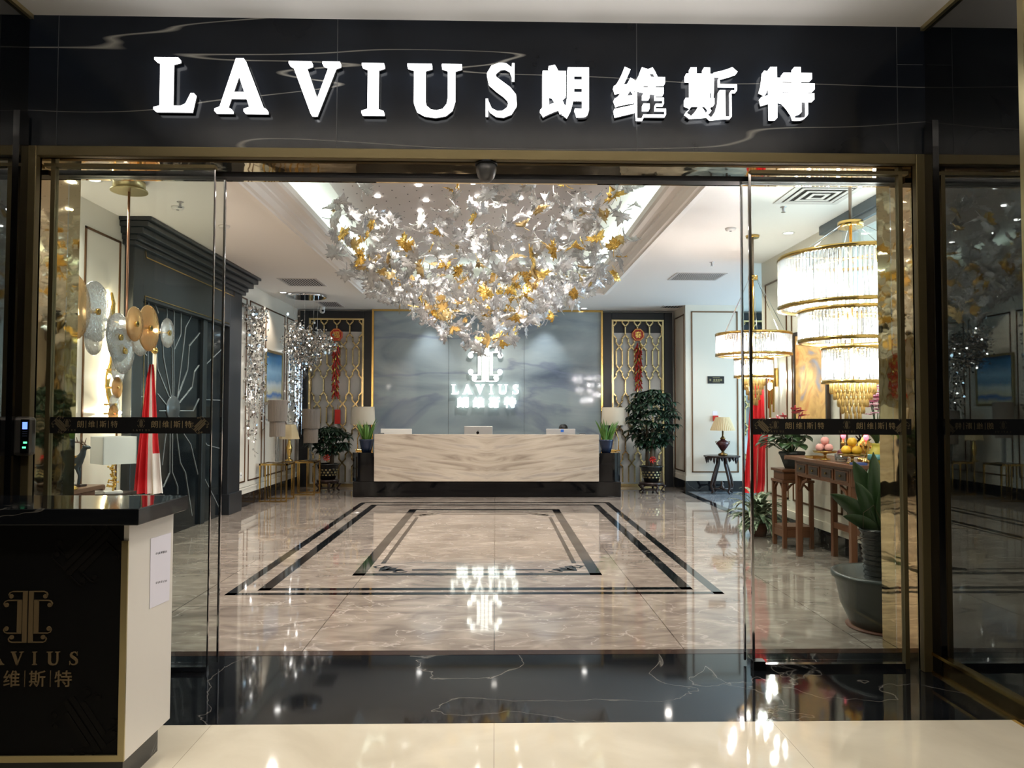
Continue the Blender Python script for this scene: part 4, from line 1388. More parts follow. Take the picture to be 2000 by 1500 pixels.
es = [(0, 1), (1, 2), (2, 3), (3, 4), (4, 5), (3, 6), (6, 7), (7, 8), (3, 9), (9, 10), (10, 11), (0, 12), (12, 13), (13, 14), (14, 15), (0, 16), (16, 17), (17, 18), (18, 19)]
rad = [.13, .12, .13, .10, .055, .055, .07, .05, .036, .07, .05, .036, .09, .065, .045, .04, .09, .065, .045, .04]
skin('body', vs, es, rad, M_cloth, pe)
hz = zz(828, 14.62)
hd = MB()
n, mrows = 20, 14
prof = [(.001, -.118), (.034, -.112), (.052, -.092), (.064, -.06), (.071, -.02), (.074, .02), (.074, .055), (.066, .088), (.045, .11), (.001, .118)]
hd.lathe(prof, (0, -.02, hz - .135), 24, sx=1.0, sy=1.22)
for i in range(len(hd.v)):
    x, y, z = hd.v[i]
    if y < -.09 and abs(x) < .02: hd.v[i] = (x, y - .012, z)
hd.lathe([(.001, -.012), (.013, -.01), (.010, .02), (.001, .035)], (0, -.117, hz - .152), 8)
for sg in (1, -1): hd.ball((sg * .075, -.012, hz - .14), .022, 10, sq=(.4, .8, 1.3))
hd.tube([(0, .0, hz - .30), (0, -.005, hz - .20)], .048, 12)
hd.build('head', M_skin, pe)
hb = MB().lathe([(.074, .045), (.086, .048), (.084, .075), (.070, .108), (.042, .130), (.001, .135)], (0, -.018, hz - .135), 24, sx=1.0, sy=1.27)
for k in range(30):
    a = R.uniform(0, 6.28); 
    if math.sin(a) > -.5: hb.tube([(.06 * math.cos(a), .07 * math.sin(a), hz - .045), (.082 * math.cos(a + .2), .092 * math.sin(a + .2), hz - .13)], [.016, .008], 5)
    hb.tube([(.05 * math.cos(a), -.018 + .06 * math.sin(a), hz - .03), (.085 * math.cos(a), -.018 + .106 * math.sin(a), hz - .085)], [.010, .005], 5)
hb.build('hair', M_hair, pe)
for sg in (1, -1):
    MB().ball((sg * .028, -.105, hz - .135), .011, 8).build('eye', mat('eye_dark', C(30, 24, 22), .2), pe)
for sg in (1, -1):
    hm = MB().ball((sg * .15, -.30, .79), .034, 10, sq=(.95, 1.3, .55))
    for f in range(4):
        hm.tube([(sg * .15 + (f - 1.5) * .016, -.33, .79), (sg * .15 + (f - 1.5) * .018, -.375, .785), (sg * .15 + (f - 1.5) * .018, -.395 + abs(f - 1.5) * .008, .772)], [.009, .008, .006], 6)
    hm.tube([(sg * .125, -.29, .79), (sg * .108, -.325, .783)], [.010, .007], 6)
    hm.build('hand', M_skin, pe)
ch = thing('office_chair', 'black office chair behind the desk carrying the seated receptionist', 'chair', (PXC, PYC + .06, 0))
MB().box(-.24, .24, -.24, .24, .32, .385).build('seat', M_cloth, ch, bevel=.03)
MB().tube([(0, 0, .05), (0, 0, .33)], .03, 10).build('post', M_chrome, ch)
mb = MB()
for k in range(5): mb.tube([(0, 0, .08), (.27 * math.cos(k * 1.2566), .27 * math.sin(k * 1.2566), .025)], [.025, .022], 6)
mb.build('star_base', M_darkmetal, ch)
MB().box(-.22, .22, .27, .31, .45, .88).build('backrest', M_cloth, ch, bevel=.015)
MB().box(-.03, .03, .2, .29, .33, .50).build('back_bracket', M_darkmetal, ch)

# ================================================================== PLANTS
def blade(mb, base, az, ln, wd, el, droop, segs=6, fold=.25, mi=0, shape=None, twist=0.0):
    """One leaf: a folded, tapering blade that leaves BASE at elevation el and droops along its length."""
    p = Vector(base)
    d = Vector((math.cos(az), math.sin(az), 0))
    side = Vector((-math.sin(az), math.cos(az), 0))
    vs = []
    e = el
    for i in range(segs + 1):
        t = i / segs
        w_ = (shape(t) if shape else math.sin(PI * min(1, t * .9 + .1)) ** .8) * wd / 2
        if i == segs: w_ = .0008
        dirv = d * math.cos(e) + Vector((0, 0, 1)) * math.sin(e)
        upv = Vector((0, 0, 1)) * math.cos(e) - d * math.sin(e)
        sd, upv = side * math.cos(twist) + upv * math.sin(twist), upv * math.cos(twist) - side * math.sin(twist)
        for s_, h in ((-1, fold), (0, 0), (1, fold)):
            vs.append(p + sd * s_ * w_ + upv * (h * w_))
        for s_, h in ((1, fold), (0, 0), (-1, fold)):
            vs.append(p + sd * s_ * w_ * .98 + upv * (h * w_ - .0022))
        p = p + dirv * ln / segs
        e -= droop / segs
    fs = []
    for i in range(segs):
        for k in range(6):
            a, b = i * 6 + k, i * 6 + (k + 1) % 6
            fs.append((a, b, b + 6, a + 6))
    return mb.add(vs, fs, True, mi)

def pot_profile(r0, r1, h, lip=.012, wall=.012):
    return [(r0, 0), ((r0 + r1) * .52, h * .45), (r1, h * .9), (r1 + lip, h * .93), (r1 + lip, h), (r1 - wall, h), (r1 - wall * 1.2, h * .88), (.001, h * .86)]

def money_tree(label, x, y, z0, trunks, nleaf, rad, zlo, zhi, pot_label):
    o = thing('potted_tree', label, 'potted plant', (x, y, z0), 0, 'potted trees beside the desk')
    ph = .30
    MB().lathe(pot_profile(.13, .20, ph, .02), (0, 0, 0), 28).build('pot', M_pot, o)
    mb = MB()
    for k in range(16):                                          # gold relief band on the pot
        a = 2 * PI * k / 16
        for j, zq in enumerate((.09, .14, .19)):
            rq = .148 + zq * .19
            c, s_ = math.cos(a + j * .2), math.sin(a + j * .2)
            mb.rbox((c * rq, s_ * rq, zq), (.012, .034, .022 if j != 1 else .030), a + j * .2)
    tag(mb.build('gold_relief', M_goldpale, o), kind='stuff')
    MB().lathe([(.17, .255), (.16, .262), (.001, .265)], (0, 0, 0), 20).build('soil', M_soil, o)
    for k in range(trunks):
        a = k * 2 * PI / max(1, trunks) + .5
        h = (zlo - z0) + .22 + .1 * (k % 2)
        MB().tube([(.07 * math.cos(a), .07 * math.sin(a), .25), (.075 * math.cos(a), .075 * math.sin(a), .25 + h * .4), (.07 * math.cos(a + .3), .07 * math.sin(a + .3), h + .18)], [.045, .036, .028], 10).build('trunk', M_bark, o)
    mb = MB()
    cz_ = (zlo + zhi) / 2 - z0
    for k in range(nleaf):
        u, v = R.uniform(0, 2 * PI), R.uniform(-1, 1)
        rr_ = rad * math.sqrt(max(0, 1 - v * v)) * R.uniform(.45, 1)
        if rr_ * math.cos(u) < -.40 or (trunks == 1 and rr_ * math.sin(u) < -.24): continue
        c = Vector((rr_ * math.cos(u), rr_ * math.sin(u) * .8, cz_ + v * (zhi - zlo) / 2 * .9))
        mb.tube([(c.x * .3, c.y * .3, c.z - .06), (c.x * .7, c.y * .7, c.z + .01), c], .004, 4)
        n = R.choice((5, 6, 7))
        for q in range(n):
            blade(mb, c, u + (q - n / 2) * 2 * PI / n * .85, R.uniform(.14, .22), R.uniform(.055, .075), R.uniform(-.1, .3), R.uniform(1.0, 1.7), 4)
    mb.build('foliage', M_leaf2, o)
    mb = MB()
    for k in range(7):
        a = k * .9
        mb.tube([(0, -.13, .42), (.05 * math.cos(a), -.15, .42 + .05 * math.sin(a)), (.07 * math.cos(a + .5), -.14, .41 + .07 * math.sin(a + .5))], [.006, .014, .004], 6)
    mb.build('red_bow', M_redpaper, o)
    return o

def carved_stand(label, x, y, h, r, M=M_darkwood):
    o = thing('plant_stand', label, 'plant stand', (x, y, 0), 0, 'carved stands of the potted trees')
    MB().lathe([(r * .8, h - .07), (r, h - .05), (r * 1.05, h - .02), (r, h)], (0, 0, 0), 28).build('top', M, o)
    for k in range(5):
        a = k * 2 * PI / 5 + PI / 2 * 3 + .3
        c, s_ = math.cos(a), math.sin(a)
        MB().tube([(r * .85 * c, r * .85 * s_, h - .05), (r * 1.15 * c, r * 1.15 * s_, h * .62), (r * .85 * c, r * .85 * s_, h * .25), (r * 1.1 * c, r * 1.1 * s_, .012)], [.03, .028, .018, .02], 8).build('leg', M, o)
    MB().lathe([(r * .7, .05), (r * .74, .06), (r * .7, .07)], (0, 0, 0), 24).build('stretcher_ring', M, o)
    return o
LTX, RTX = at(641, 900, Y=14.55).x, at(1272, 900, Y=14.3).x
carved_stand('low dark carved stand under the smaller bushy potted tree', LTX, 14.55, .22, .20)
money_tree('smaller bushy potted tree with red bow left of the desk', LTX, 14.55, .22, 1, 74, .37, .70, 1.22, '')
carved_stand('low dark carved stand under the tall bushy potted tree', RTX, 14.3, .20, .22)
money_tree('tall bushy potted tree with red bow right of the desk', RTX, 14.3, .20, 3, 150, .48, .78, 1.98, '')

def snake_plant(label, x, y, z):
    o = thing('snake_plant', label, 'potted plant', (x, y, z), 0, 'spiky plants on the desk ends')
    MB().lathe(pot_profile(.08, .125, .23, .004), (0, 0, 0), 24).build('pot', M_potblue, o)
    MB().lathe([(.1, .19), (.001, .197)], (0, 0, 0), 16).build('soil', M_soil, o)
    mb = MB()
    for k in range(26):
        a = R.uniform(0, 2 * PI); r = R.uniform(.0, .08)
        blade(mb, (r * math.cos(a), r * math.sin(a), .19), a, R.uniform(.28, .46), R.uniform(.04, .058), R.uniform(1.05, 1.5), R.uniform(.1, .5), 5, .4, 0, lambda t: (1 - t) ** .5 * (.7 + .3 * math.sin(PI * t)), R.uniform(-1.4, 1.4))
    mb.build('foliage', M_leaf3, o)
    return o
CTOP = .7762
LPX, RPX = at(716, 880, Y=13.66).x, at(1184, 880, Y=13.66).x
snake_plant('spiky green plant in a blue pot at the left end of the desk', LPX, 13.66, CTOP)
snake_plant('spiky green plant in a blue pot at the right end of the desk', RPX, 13.66, CTOP)
def desk_lamp(label, px):
    x = at(px, 812, Y=14.2).x
    o = thing('table_lamp', label, 'lamp', (x, 14.2, CTOP), 0, 'grey drum lamps on the desk ends')
    zt, zb = zz(795, 14.1) - CTOP, zz(830, 14.1) - CTOP
    MB().lathe([(.225, zb), (.205, zt), (.200, zt), (.220, zb), (.225, zb)], (0, 0, 0), 36).build('lamp_shade', M_shadegrey, o)
    MB().box(-.12, .12, -.07, .07, 0, .025).build('base', M_gold, o, bevel=.004)
    mb = MB()
    for sx in (-.09, .09):
        mb.tube([(sx, 0, .02), (sx * 1.1, 0, zb * .45), (sx * .5, 0, zb * .75), (sx * .5, 0, zb + .05)], .010, 6)
    mb.tube([(-.045, 0, zb + .05), (.045, 0, zb + .05)], .008, 6).tube([(0, 0, zb + .05), (0, 0, zt)], .006, 6).tube([(-.2, 0, zt - .02), (.2, 0, zt - .02)], .003, 4)
    mb.build('gold_frame', M_gold, o)
    MB().box(-.05, .05, -.035, .035, .025, zb * .6).build('glass_block', M_vase, o)
    return o
desk_lamp('grey drum-shade lamp behind the spiky plant, left desk end', 709)
desk_lamp('grey drum-shade lamp behind the spiky plant, right desk end', 1198)

# big-leaved plant in stacked dark pots, at the right jamb
o = thing('broadleaf_plant', 'broad-leaved plant in a ribbed black pot set in a wide bowl at the right jamb', 'potted plant', (2.74, 5.36, 0))
MB().lathe([(.22, 0), (.24, .03), (.30, .16), (.335, .33), (.36, .35), (.36, .38), (.32, .38), (.30, .30), (.001, .29)], (0, 0, 0), 40).build('wide_bowl', M_potgrey, o)
pr = [(.125, .28)]
for k in range(10):
    z = .29 + k * .036
    pr += [(.13 + k * .003, z), (.142 + k * .003, z + .018), (.131 + k * .003, z + .034)]
pr += [(.172, .665), (.172, .69), (.155, .69), (.15, .63), (.001, .62)]
MB().lathe(pr, (0, 0, 0), 32).build('ribbed_pot', M_pot, o)
MB().lathe([(.26, .0), (.27, .012), (.23, .016)], (0, 0, -.0), 30).build('saucer', mat('terracotta', C(96, 56, 40), .6), o)
for a, ln, wd, el, dr, tw in ((3.05, .46, .13, .95, .55, 1.1), (3.3, .44, .12, 1.25, .35, 1.3), (2.9, .56, .15, 1.38, .3, 1.2), (3.5, .60, .15, 1.5, .12, 1.4), (4.4, .50, .14, 1.35, .3, .3), (.2, .52, .14, 1.4, .3, -1.2),
                              (5.6, .46, .13, 1.2, .5, -.6), (3.2, .32, .10, .75, .6, 1.0), (1.6, .5, .13, 1.3, .3, 0)):
    mb = MB(); blade(mb, (.03 * math.cos(a), .03 * math.sin(a), .63), a, ln, wd, el, dr, 9, .22, 0, lambda t: math.sin(PI * (t * .93 + .07)) ** .7 * (1 if t > .18 else .35 + 3.6 * t), tw); mb.build('leaf', M_leaf, o)
MB().tube([(.0, -.05, .63), (-.12, -.08, .86), (-.17, -.03, .80), (-.16, .0, .62), (-.2, .02, .60)], .003, 4).build('aerial_root', M_bark, o)
BPL = o
dup(BPL, (-3.18, 5.45, 0), 'broad-leaved plant mostly hidden behind the black counter, one leaf tip showing', rz=2.4, scale=.92)

# small pedestal table inside the left jamb
o = thing('pedestal_table', 'round dark wooden pedestal table just behind the black counter', 'table', (-2.56, 5.55, 0))
MB().lathe([(.20, .835), (.225, .845), (.23, .865), (.215, .88), (.19, .868), (.001, .866)], (0, 0, 0), 40).build('top', M_darkwood, o)
MB().lathe([(.17, .74), (.185, .76), (.19, .83), (.18, .836)], (0, 0, 0), 32).build('apron', M_darkwood, o)
for k in range(4):
    a = k * PI / 2 + .4
    MB().tube([(.16 * math.cos(a), .16 * math.sin(a), .76), (.14 * math.cos(a), .14 * math.sin(a), .4), (.19 * math.cos(a), .19 * math.sin(a), .012)], [.022, .016, .02], 8).build('leg', M_darkwood, o)

# ================================================================== LEFT WALL: console, deer, sculpture, lamp
o = thing('console_table', 'brown wooden console table with scrolled end against the left wall', 'table', (-3.70, 6.2, 0))
MB().box(-.22, .20, -.85, .77, .80, .84).tube([(-.22, .79, .812), (.20, .79, .812)], .028, 12).build('top', mat('warm_wood', C(104, 74, 54), .35, bump=(22, .1)), o, bevel=.006)
MB().box(-.20, .17, -.82, .70, .70, .80).build('apron', M_wood, o, bevel=.01)
for x in (-.17, .14):
    for y in (-.79, .66):
        MB().tube([(x, y, .72), (x, y, 0)], .03, 4, sq=True).build('leg', M_wood, o)
dz = thing('deer_statue', 'dark bronze stag statue with raised antlers on the console table', 'statue', (-3.66, 6.78, .84))
vs = [(-.13, 0, .20), (-.05, 0, .205), (.03, 0, .215), (.07, 0, .26), (.085, 0, .33), (.115, 0, .345), (.145, 0, .335),
      (.035, .022, .17), (.045, .022, .09), (.035, .022, .012), (.035, -.022, .17), (.06, -.022, .10), (.05, -.022, .012),
      (-.13, .022, .15), (-.16, .022, .10), (-.135, .022, .012), (-.13, -.022, .15), (-.155, -.022, .10), (-.13, -.022, .012), (-.17, 0, .225)]
es = [(0, 1), (1, 2), (2, 3), (3, 4), (4, 5), (5, 6), (2, 7), (7, 8), (8, 9), (2, 10), (10, 11), (11, 12), (0, 13), (13, 14), (14, 15), (0, 16), (16, 17), (17, 18), (0, 19)]
rad = [.042, .040, .044, .030, .023, .020, .012, .018, .010, .008, .018, .010, .008, .024, .011, .008, .024, .011, .008, .008]
skin('body', vs, es, rad, M_bronze, dz)
mb = MB()
for sg in (1, -1):
    mb.tube([(.095, sg * .015, .355), (.06, sg * .03, .385), (.0, sg * .045, .385), (-.05, sg * .04, .40)], [.007, .006, .005, .002], 6)
    for bx, bz, ex, ez in ((.075, .375, .08, .42), (.045, .388, .04, .43), (.01, .388, -.005, .425), (-.02, .39, -.045, .375)):
        mb.tube([(bx, sg * .03, bz), (ex, sg * .045, ez)], [.005, .002], 5)
mb.build('antlers', mat('antler_brown', C(86, 62, 46), .4), dz)
for sg in (1, -1): blade(MB(), (0, 0, 0), 0, .1, .1, 0, 0)
mb = MB()
for sg in (1, -1): mb.ball((.095, sg * .03, .35), .014, 8, sq=(.5, 1.3, .6))
mb.build('ears', M_bronze, dz)
MB().box(-.19, .09, -.055, .055, 0, .018).build('plinth', M_darkwood, dz, bevel=.004)
o = thing('gold_sculpture', 'gold branching flower sculpture beside the stag statue', 'sculpture', (-3.56, 6.52, .84))
mb = MB().lathe([(.07, 0), (.075, .012), (.05, .03), (.02, .05)], (0, 0, 0), 18)
mb.build('base', M_goldleaf, o)
mb = MB()
for k in range(34):
    a, h = R.uniform(0, 6.28), R.uniform(.05, .30)
    r = R.uniform(.01, .06)
    mb.tube([(0, 0, h * .7), (r * math.cos(a), r * math.sin(a), h)], .004, 4)
    for q in range(5):
        blade(mb, (r * math.cos(a), r * math.sin(a), h), a + q * 1.256, .024, .018, .5, .6, 3)
mb.tube([(0, 0, .03), (0, 0, .27)], .012, 8)
mb.build('flower_branches', M_goldleaf, o)

o = thing('side_table', 'small square dark table holding the white cube-shaded lamp', 'table', (-3.60, 7.30, 0))
MB().box(-.17, .17, -.17, .17, .71, .735).build('top', M_darkwood, o, bevel=.004)
for x in (-.14, .14):
    for y in (-.14, .14):
        MB().box(x - .015, x + .015, y - .015, y + .015, 0, .71).build('leg', M_darkwood, o)
o = thing('table_lamp', 'white cube-shaded lamp on a gold branch stem beside the red and white flag', 'lamp', (-3.565, 7.28, .735))
MB().rbox((0, 0, .008), (.15, .15, .016), .6).build('base', M_white, o)
mb = MB()
for s_ in ((0, 0),):
    mb.tube([(0, 0, .01), (.012, 0, .1), (-.008, 0, .2), (0, 0, .34)], .009, 6)
for k in range(42):
    a, h = R.uniform(0, 6.28), R.uniform(.02, .26)
    r = R.uniform(.012, .045) * (1.2 - h)
    mb.tube([(0, 0, h), (r * math.cos(a), r * math.sin(a), h + .01)], .003, 4)
    mb.ball((r * math.cos(a), r * math.sin(a), h + .01), .010, 6)
mb.build('branch_stem', M_goldleaf, o)
mb = MB()
hs = .145
zb, zt = zz(906, 7.28) - .735, zz(854, 7.28) - .735
for k in range(4):
    a = .78 + .05 + k * PI / 2
    mb.rbox((hs * math.cos(a), hs * math.sin(a), (zb + zt) / 2), (.008, hs * 2 + .008, zt - zb), a)
mb.build('lamp_shade', M_shadewhite, o)

def flag(label, x, y, ztop, rows, red, mats, pole_top, matf):
    """rows: (z, x left, x right); a draped flag hanging in deep folds round its pole."""
    o = thing('flag', label, 'flag', (x, y, 0))
    MB().tube([(0, 0, .03), (0, 0, pole_top)], .018, 10).build('pole', M_ivory, o)
    MB().lathe([(.0015, -.035), (.026, -.022), (.034, 0), (.026, .024), (.0015, .036)], (0, 0, pole_top + .03), 16).build('finial', M_gold, o)
    MB().lathe([(.16, 0), (.165, .02), (.05, .045), (.03, .07)], (0, 0, 0), 28).build('base', M_gold, o)
    nc = 24
    mb = MB()
    vs, fs, mi = [], [], []
    nr = len(rows)
    for i, (z, a, b) in enumerate(rows):
        for k in range(nc + 1):
            t = k / nc
            dep = math.sin(t * PI * 7) * (.012 + .05 * i / nr) - .045
            vs.append((a + (b - a) * t, dep, z))
        for k in range(nc, -1, -1):
            t = k / nc
            dep = math.sin(t * PI * 7) * (.012 + .05 * i / nr) - .038
            vs.append((a + (b - a) * t, dep, z))
    W = 2 * (nc + 1)
    for i in range(nr - 1):
        for k in range(W):
            k2 = (k + 1) % W
            kk = k if k <= nc else 2 * nc + 1 - k
            mb.add([], [])
            fs.append((i * W + k, i * W + k2, (i + 1) * W + k2, (i + 1) * W + k))
            mi.append(matf(kk / nc, i / (nr - 1)))
    fs.append(tuple(range(W))); mi.append(0)
    fs.append(tuple((nr - 1) * W + k for k in reversed(range(W)))); mi.append(0)
    mb.v, mb.f, mb.mi, mb.sm = vs, [f[::-1] for f in fs], mi, [True] * len(fs)
    mb.build('cloth', mats, o)
    return o
FY, FX = 7.8, at(300, 800, Y=7.8).x
rws = []
for py, a, b in ((712, 296, 303), (740, 290, 305), (790, 284, 308), (840, 278, 311), (865, 275, 312), (885, 273, 314), (900, 271, 315), (930, 268, 317), (963, 265, 320)):
    p, q = at(a, py, Y=FY), at(b, py, Y=FY)
    rws.append((p.z, p.x - FX, q.x - FX))
flag('draped red and white flag on an ivory pole before the black door', FX, FY, 0, rws, M_red, [M_red, M_flagwhite], zz(694, FY),
     lambda t, v: 1 if (.50 < t < .78) or (t >= .78 and v > .62) else 0)
FY, FX = 10.0, at(1478, 800, Y=10.0).x
rws = []
for py, a, b in ((735, 1468, 1488), (770, 1464, 1490), (810, 1461, 1491), (850, 1459, 1498), (875, 1457, 1493), (910, 1454, 1492), (940, 1451, 1492), (962, 1449, 1490)):
    p, q = at(a, py, Y=FY), at(b, py, Y=FY)
    rws.append((p.z, p.x - FX, q.x - FX))
fr = flag('draped red flag with a yellow star under the smaller glass chandelier', FX, FY, 0, rws, M_red, [M_red], zz(720, FY), lambda t, v: 0)
mb = MB()
p = at(1476, 772, Y=FY)
mb.prism([(p.x - FX + (.055 if k % 2 == 0 else .022) * math.sin(k * PI / 5) * .5, p.z + (.075 if k % 2 == 0 else .03) * math.cos(k * PI / 5)) for k in range(10)], -.13, -.09)
mb.build('yellow_star', mat('star_yellow', C(240, 200, 70), .6), fr)

# ================================================================== FAR LEFT CORNER: tables, lamps, painting
p0 = at(538, 970, Z=0)
def gold_table(label, x, y, w_, d, h, bars):
    o = thing('side_table', label, 'table', (x, y, 0), 0, 'gold frame side tables')
    t = .012
    for sx in (-1, 1):
        for sy in (-1, 1):
            MB().box(sx * w_ / 2 - t, sx * w_ / 2 + t, sy * d / 2 - t, sy * d / 2 + t, 0, h).build('leg', M_gold, o)
    mb = MB()
    for sy in (-1, 1): mb.box(-w_ / 2 - t, w_ / 2 + t, sy * d / 2 - t, sy * d / 2 + t, h - .03, h)
    for sx in (-1, 1): mb.box(sx * w_ / 2 - t, sx * w_ / 2 + t, -d / 2 + t, d / 2 - t, h - .03, h)
    mb.build('top_rim', M_gold, o)
    MB().box(-w_ / 2 + t, w_ / 2 - t, -d / 2 + t, d / 2 - t, h - .018, h - .008).build('glass_top', M_vase, o)
    mb = MB()
    for k in range(bars):
        xx = -w_ / 2 + (k + 1) * w_ / (bars + 1)
        mb.box(xx - .008, xx + .008, -d / 2 - .008, -d / 2 + .008, 0.02, h - .03)
    for sy in (-1, 1): mb.box(-w_ / 2, w_ / 2, sy * d / 2 - .008, sy * d / 2 + .008, 0, .02)
    mb.build('slats', M_gold, o)
    return o
gold_table('taller gold slatted side table below the sea painting', -3.66, 13.05, .44, .46, .63, 4)
gold_table('lower gold side table in the far left corner', -3.42, 14.05, .40, .42, .60, 2)
def tassel_lamp(label, x, y, z, zt):
    o = thing('table_lamp', label, 'lamp', (x, y, z), 0, 'tassel-shaded lamps')
    MB().box(-.09, .09, -.09, .09, 0, .02).build('base', M_chrome, o, bevel=.004)
    MB().box(-.025, .025, -.025, .025, .02, zt - z - .5).build('glass_stem', M_vase, o)
    MB().tube([(0, 0, .02), (0, 0, zt - z - .02)], .007, 6).build('rod', M_chrome, o)
    for zz0, zz1, r in ((zt - z, zt - z - .36, .155), (zt - z - .30, zt - z - .62, .125)):
        mb = MB()
        n = 64
        for k in range(n):
            a = 2 * PI * k / n
            mb.tube([(r * math.cos(a), r * math.sin(a), zz0), (r * .98 * math.cos(a), r * .98 * math.sin(a), zz1 + R.uniform(0, .012))], .007, 4)
        mb.lathe([(r * .97, zz1 + .03), (r * .97, zz0), (r * .9, zz0 + .004)], (0, 0, 0), 32)
        mb.build('tassel_shade', mat('tassel_taupe', C(132, 120, 108), .6), o)
    return o
x = at(533, 840, Y=13.05).x
tassel_lamp('two-tier grey tassel-shaded lamp below the sea painting', -3.68, 13.10, .63, zz(783, 13.05))
o = thing('table_lamp', 'beige tapered-shade lamp with gold baluster on the lower gold table', 'lamp', (at(563, 840, Y=13.9).x, 13.98, .60))
L0 = .60
MB().lathe([(.07, 0), (.075, .02), (.03, .04), (.022, .08), (.045, .16), (.055, .24), (.03, .32), (.02, .40), (.03, .43), (.012, .45)], (0, 0, 0), 24).build('baluster', M_gold, o)
zb, zt = zz(858, 13.98) - L0, zz(830, 13.98) - L0
MB().tube([(0, 0, .45), (0, 0, zt)], .006, 6).build('harp', M_gold, o)
MB().lathe([(.185, zb), (.115, zt), (.110, zt), (.180, zb), (.185, zb)], (0, 0, 0), 6, smooth=False).build('lamp_shade', M_shadebeige, o)
tassel_lamp('grey tassel-shaded lamp standing behind the beige lamp in the corner', -3.36, 14.12, .60, zz(800, 14.1))

def painting(label, x, y0, y1, z0, z1, M, Mf, side):
    o = thing('painting', label, 'painting', (x, (y0 + y1) / 2, 0))
    d = .04 * side
    f = .045
    h = (y1 - y0) / 2
    mb = MB()
    mb.box(0, d, -h, -h + f, z0, z1).box(0, d, h - f, h, z0, z1).box(0, d, -h + f, h - f, z0, z0 + f).box(0, d, -h + f, h - f, z1 - f, z1)
    mb.build('frame', Mf, o, bevel=.004)
    MB().box(0, d * .6, -h + f, h - f, z0 + f, z1 - f).build('canvas', M, o)
    return o
painting('sea painting in blue and sand, gold frame, on the left wall', XL + .012, 13.15, 14.2, zz(790, 13.2), zz(684, 13.2), M_seapic, M_goldpale, 1)
painting('amber and blue abstract painting on the right wall behind the large chandelier', XR - .012, 8.25, 9.2, 1.38, 2.46, M_abspic, mat('dark_bronze_frame', C(60, 46, 36), .3, .5), -1)
# gold wall light on the right wall
o = thing('wall_light', 'gold vertical bar wall light with lit bulbs on the right wall', 'wall light', (XR - .012, 9.82, 1.95))
MB().box(-.03, 0, -.04, .04, -.12, .12).build('wall_plate', M_gold, o, bevel=.004)
for dy, z0, z1 in ((-.08, -.45, .40), (-.03, -.35, .5), (.04, -.55, .35), (.09, -.4, .45)):
    MB().tube([(-.08, dy, z0), (-.08, dy, z1)], .014, 8).build('gold_bar', M_gold, o)
MB().tube([(-.08, -.09, 0), (-.08, .10, 0)], .008, 6).tube([(-.08, 0, 0), (0, 0, 0)], .010, 6).build('arm', M_gold, o)
for dy, z in ((-.11, .02), (-.03, -.12), (.07, .05), (.11, .18)):
    MB().lathe([(.002, -.05), (.022, -.03), (.022, .03), (.002, .05)], (-.11, dy, z), 10).build('bulb', M_bulb, o)

# ================================================================== RED HANGINGS
def firecracker(label, px, ch, py1):
    Y = 15.38
    p = at(px, 654, Y=Y)
    o = thing('firecracker_hanging', label, 'decoration', (p.x, Y, p.z), 0, 'red new year hangings')
    r = .135
    mb = MB().prism([(r * math.cos(PI / 8 + k * PI / 4), r * math.sin(PI / 8 + k * PI / 4)) for k in range(8)], -.03, .02)
    md = mb.build('medallion', M_redpaper, o, bevel=.006)
    mb = MB()
    hanzi(mb, ch, -.07, -.07, .14, .14, -.036, -.029, .01)
    mb.build('gold_character', M_goldleaf, md)
    mb = MB()
    for k in range(8):
        a0, a1 = PI / 8 + k * PI / 4, PI / 8 + (k + 1) * PI / 4
        mb.stroke([(.118 * math.cos(a0), .118 * math.sin(a0)), (.118 * math.cos(a1), .118 * math.sin(a1))], .008, -.033, -.029)
    mb.build('gold_rim', M_goldleaf, md)
    ztop, zb = zz(670, Y) - p.z, zz(py1, Y) - p.z
    MB().tube([(0, -.01, -r), (0, -.01, zb)], .003, 4).build('cord', M_redpaper, o)
    n = int((ztop - zb) / .045)
    j = 0
    for k in range(n):
        z = ztop - k * .045
        for s_ in range(3):
            a = s_ * 2.09 + k * .8
            tilt = .42
            j += 1
            if j > 98: break
            q = MB().tube([(.03 * math.cos(a), -.045 + .03 * math.sin(a), z), (.075 * math.cos(a), -.05 + .05 * math.sin(a), z - .10)], .013, 6)
            q.build('firecracker', M_redpaper if (k + s_) % 3 else M_goldleaf, o)
    return o
firecracker('red firecracker string under a gold-lettered octagon, left lattice', 657, '福', 776)
firecracker('red firecracker string under a gold-lettered octagon, right lattice', 1246, '春', 760)
Y = 15.33
p, q = at(654, 828, Y=Y), at(664, 800, Y=Y)
o = thing('red_tag', 'narrow red hanging tag low on the left lattice', 'decoration', (p.x, Y, p.z))
MB().box(0, q.x - p.x, -.03, .075, 0, q.z - p.z).build('tag_body', M_redpaper, o, bevel=.004)
MB().tube([((q.x - p.x) / 2, -.015, q.z - p.z), ((q.x - p.x) / 2, -.015, q.z - p.z + .10)], .006, 6).build('cord', M_goldleaf, o)

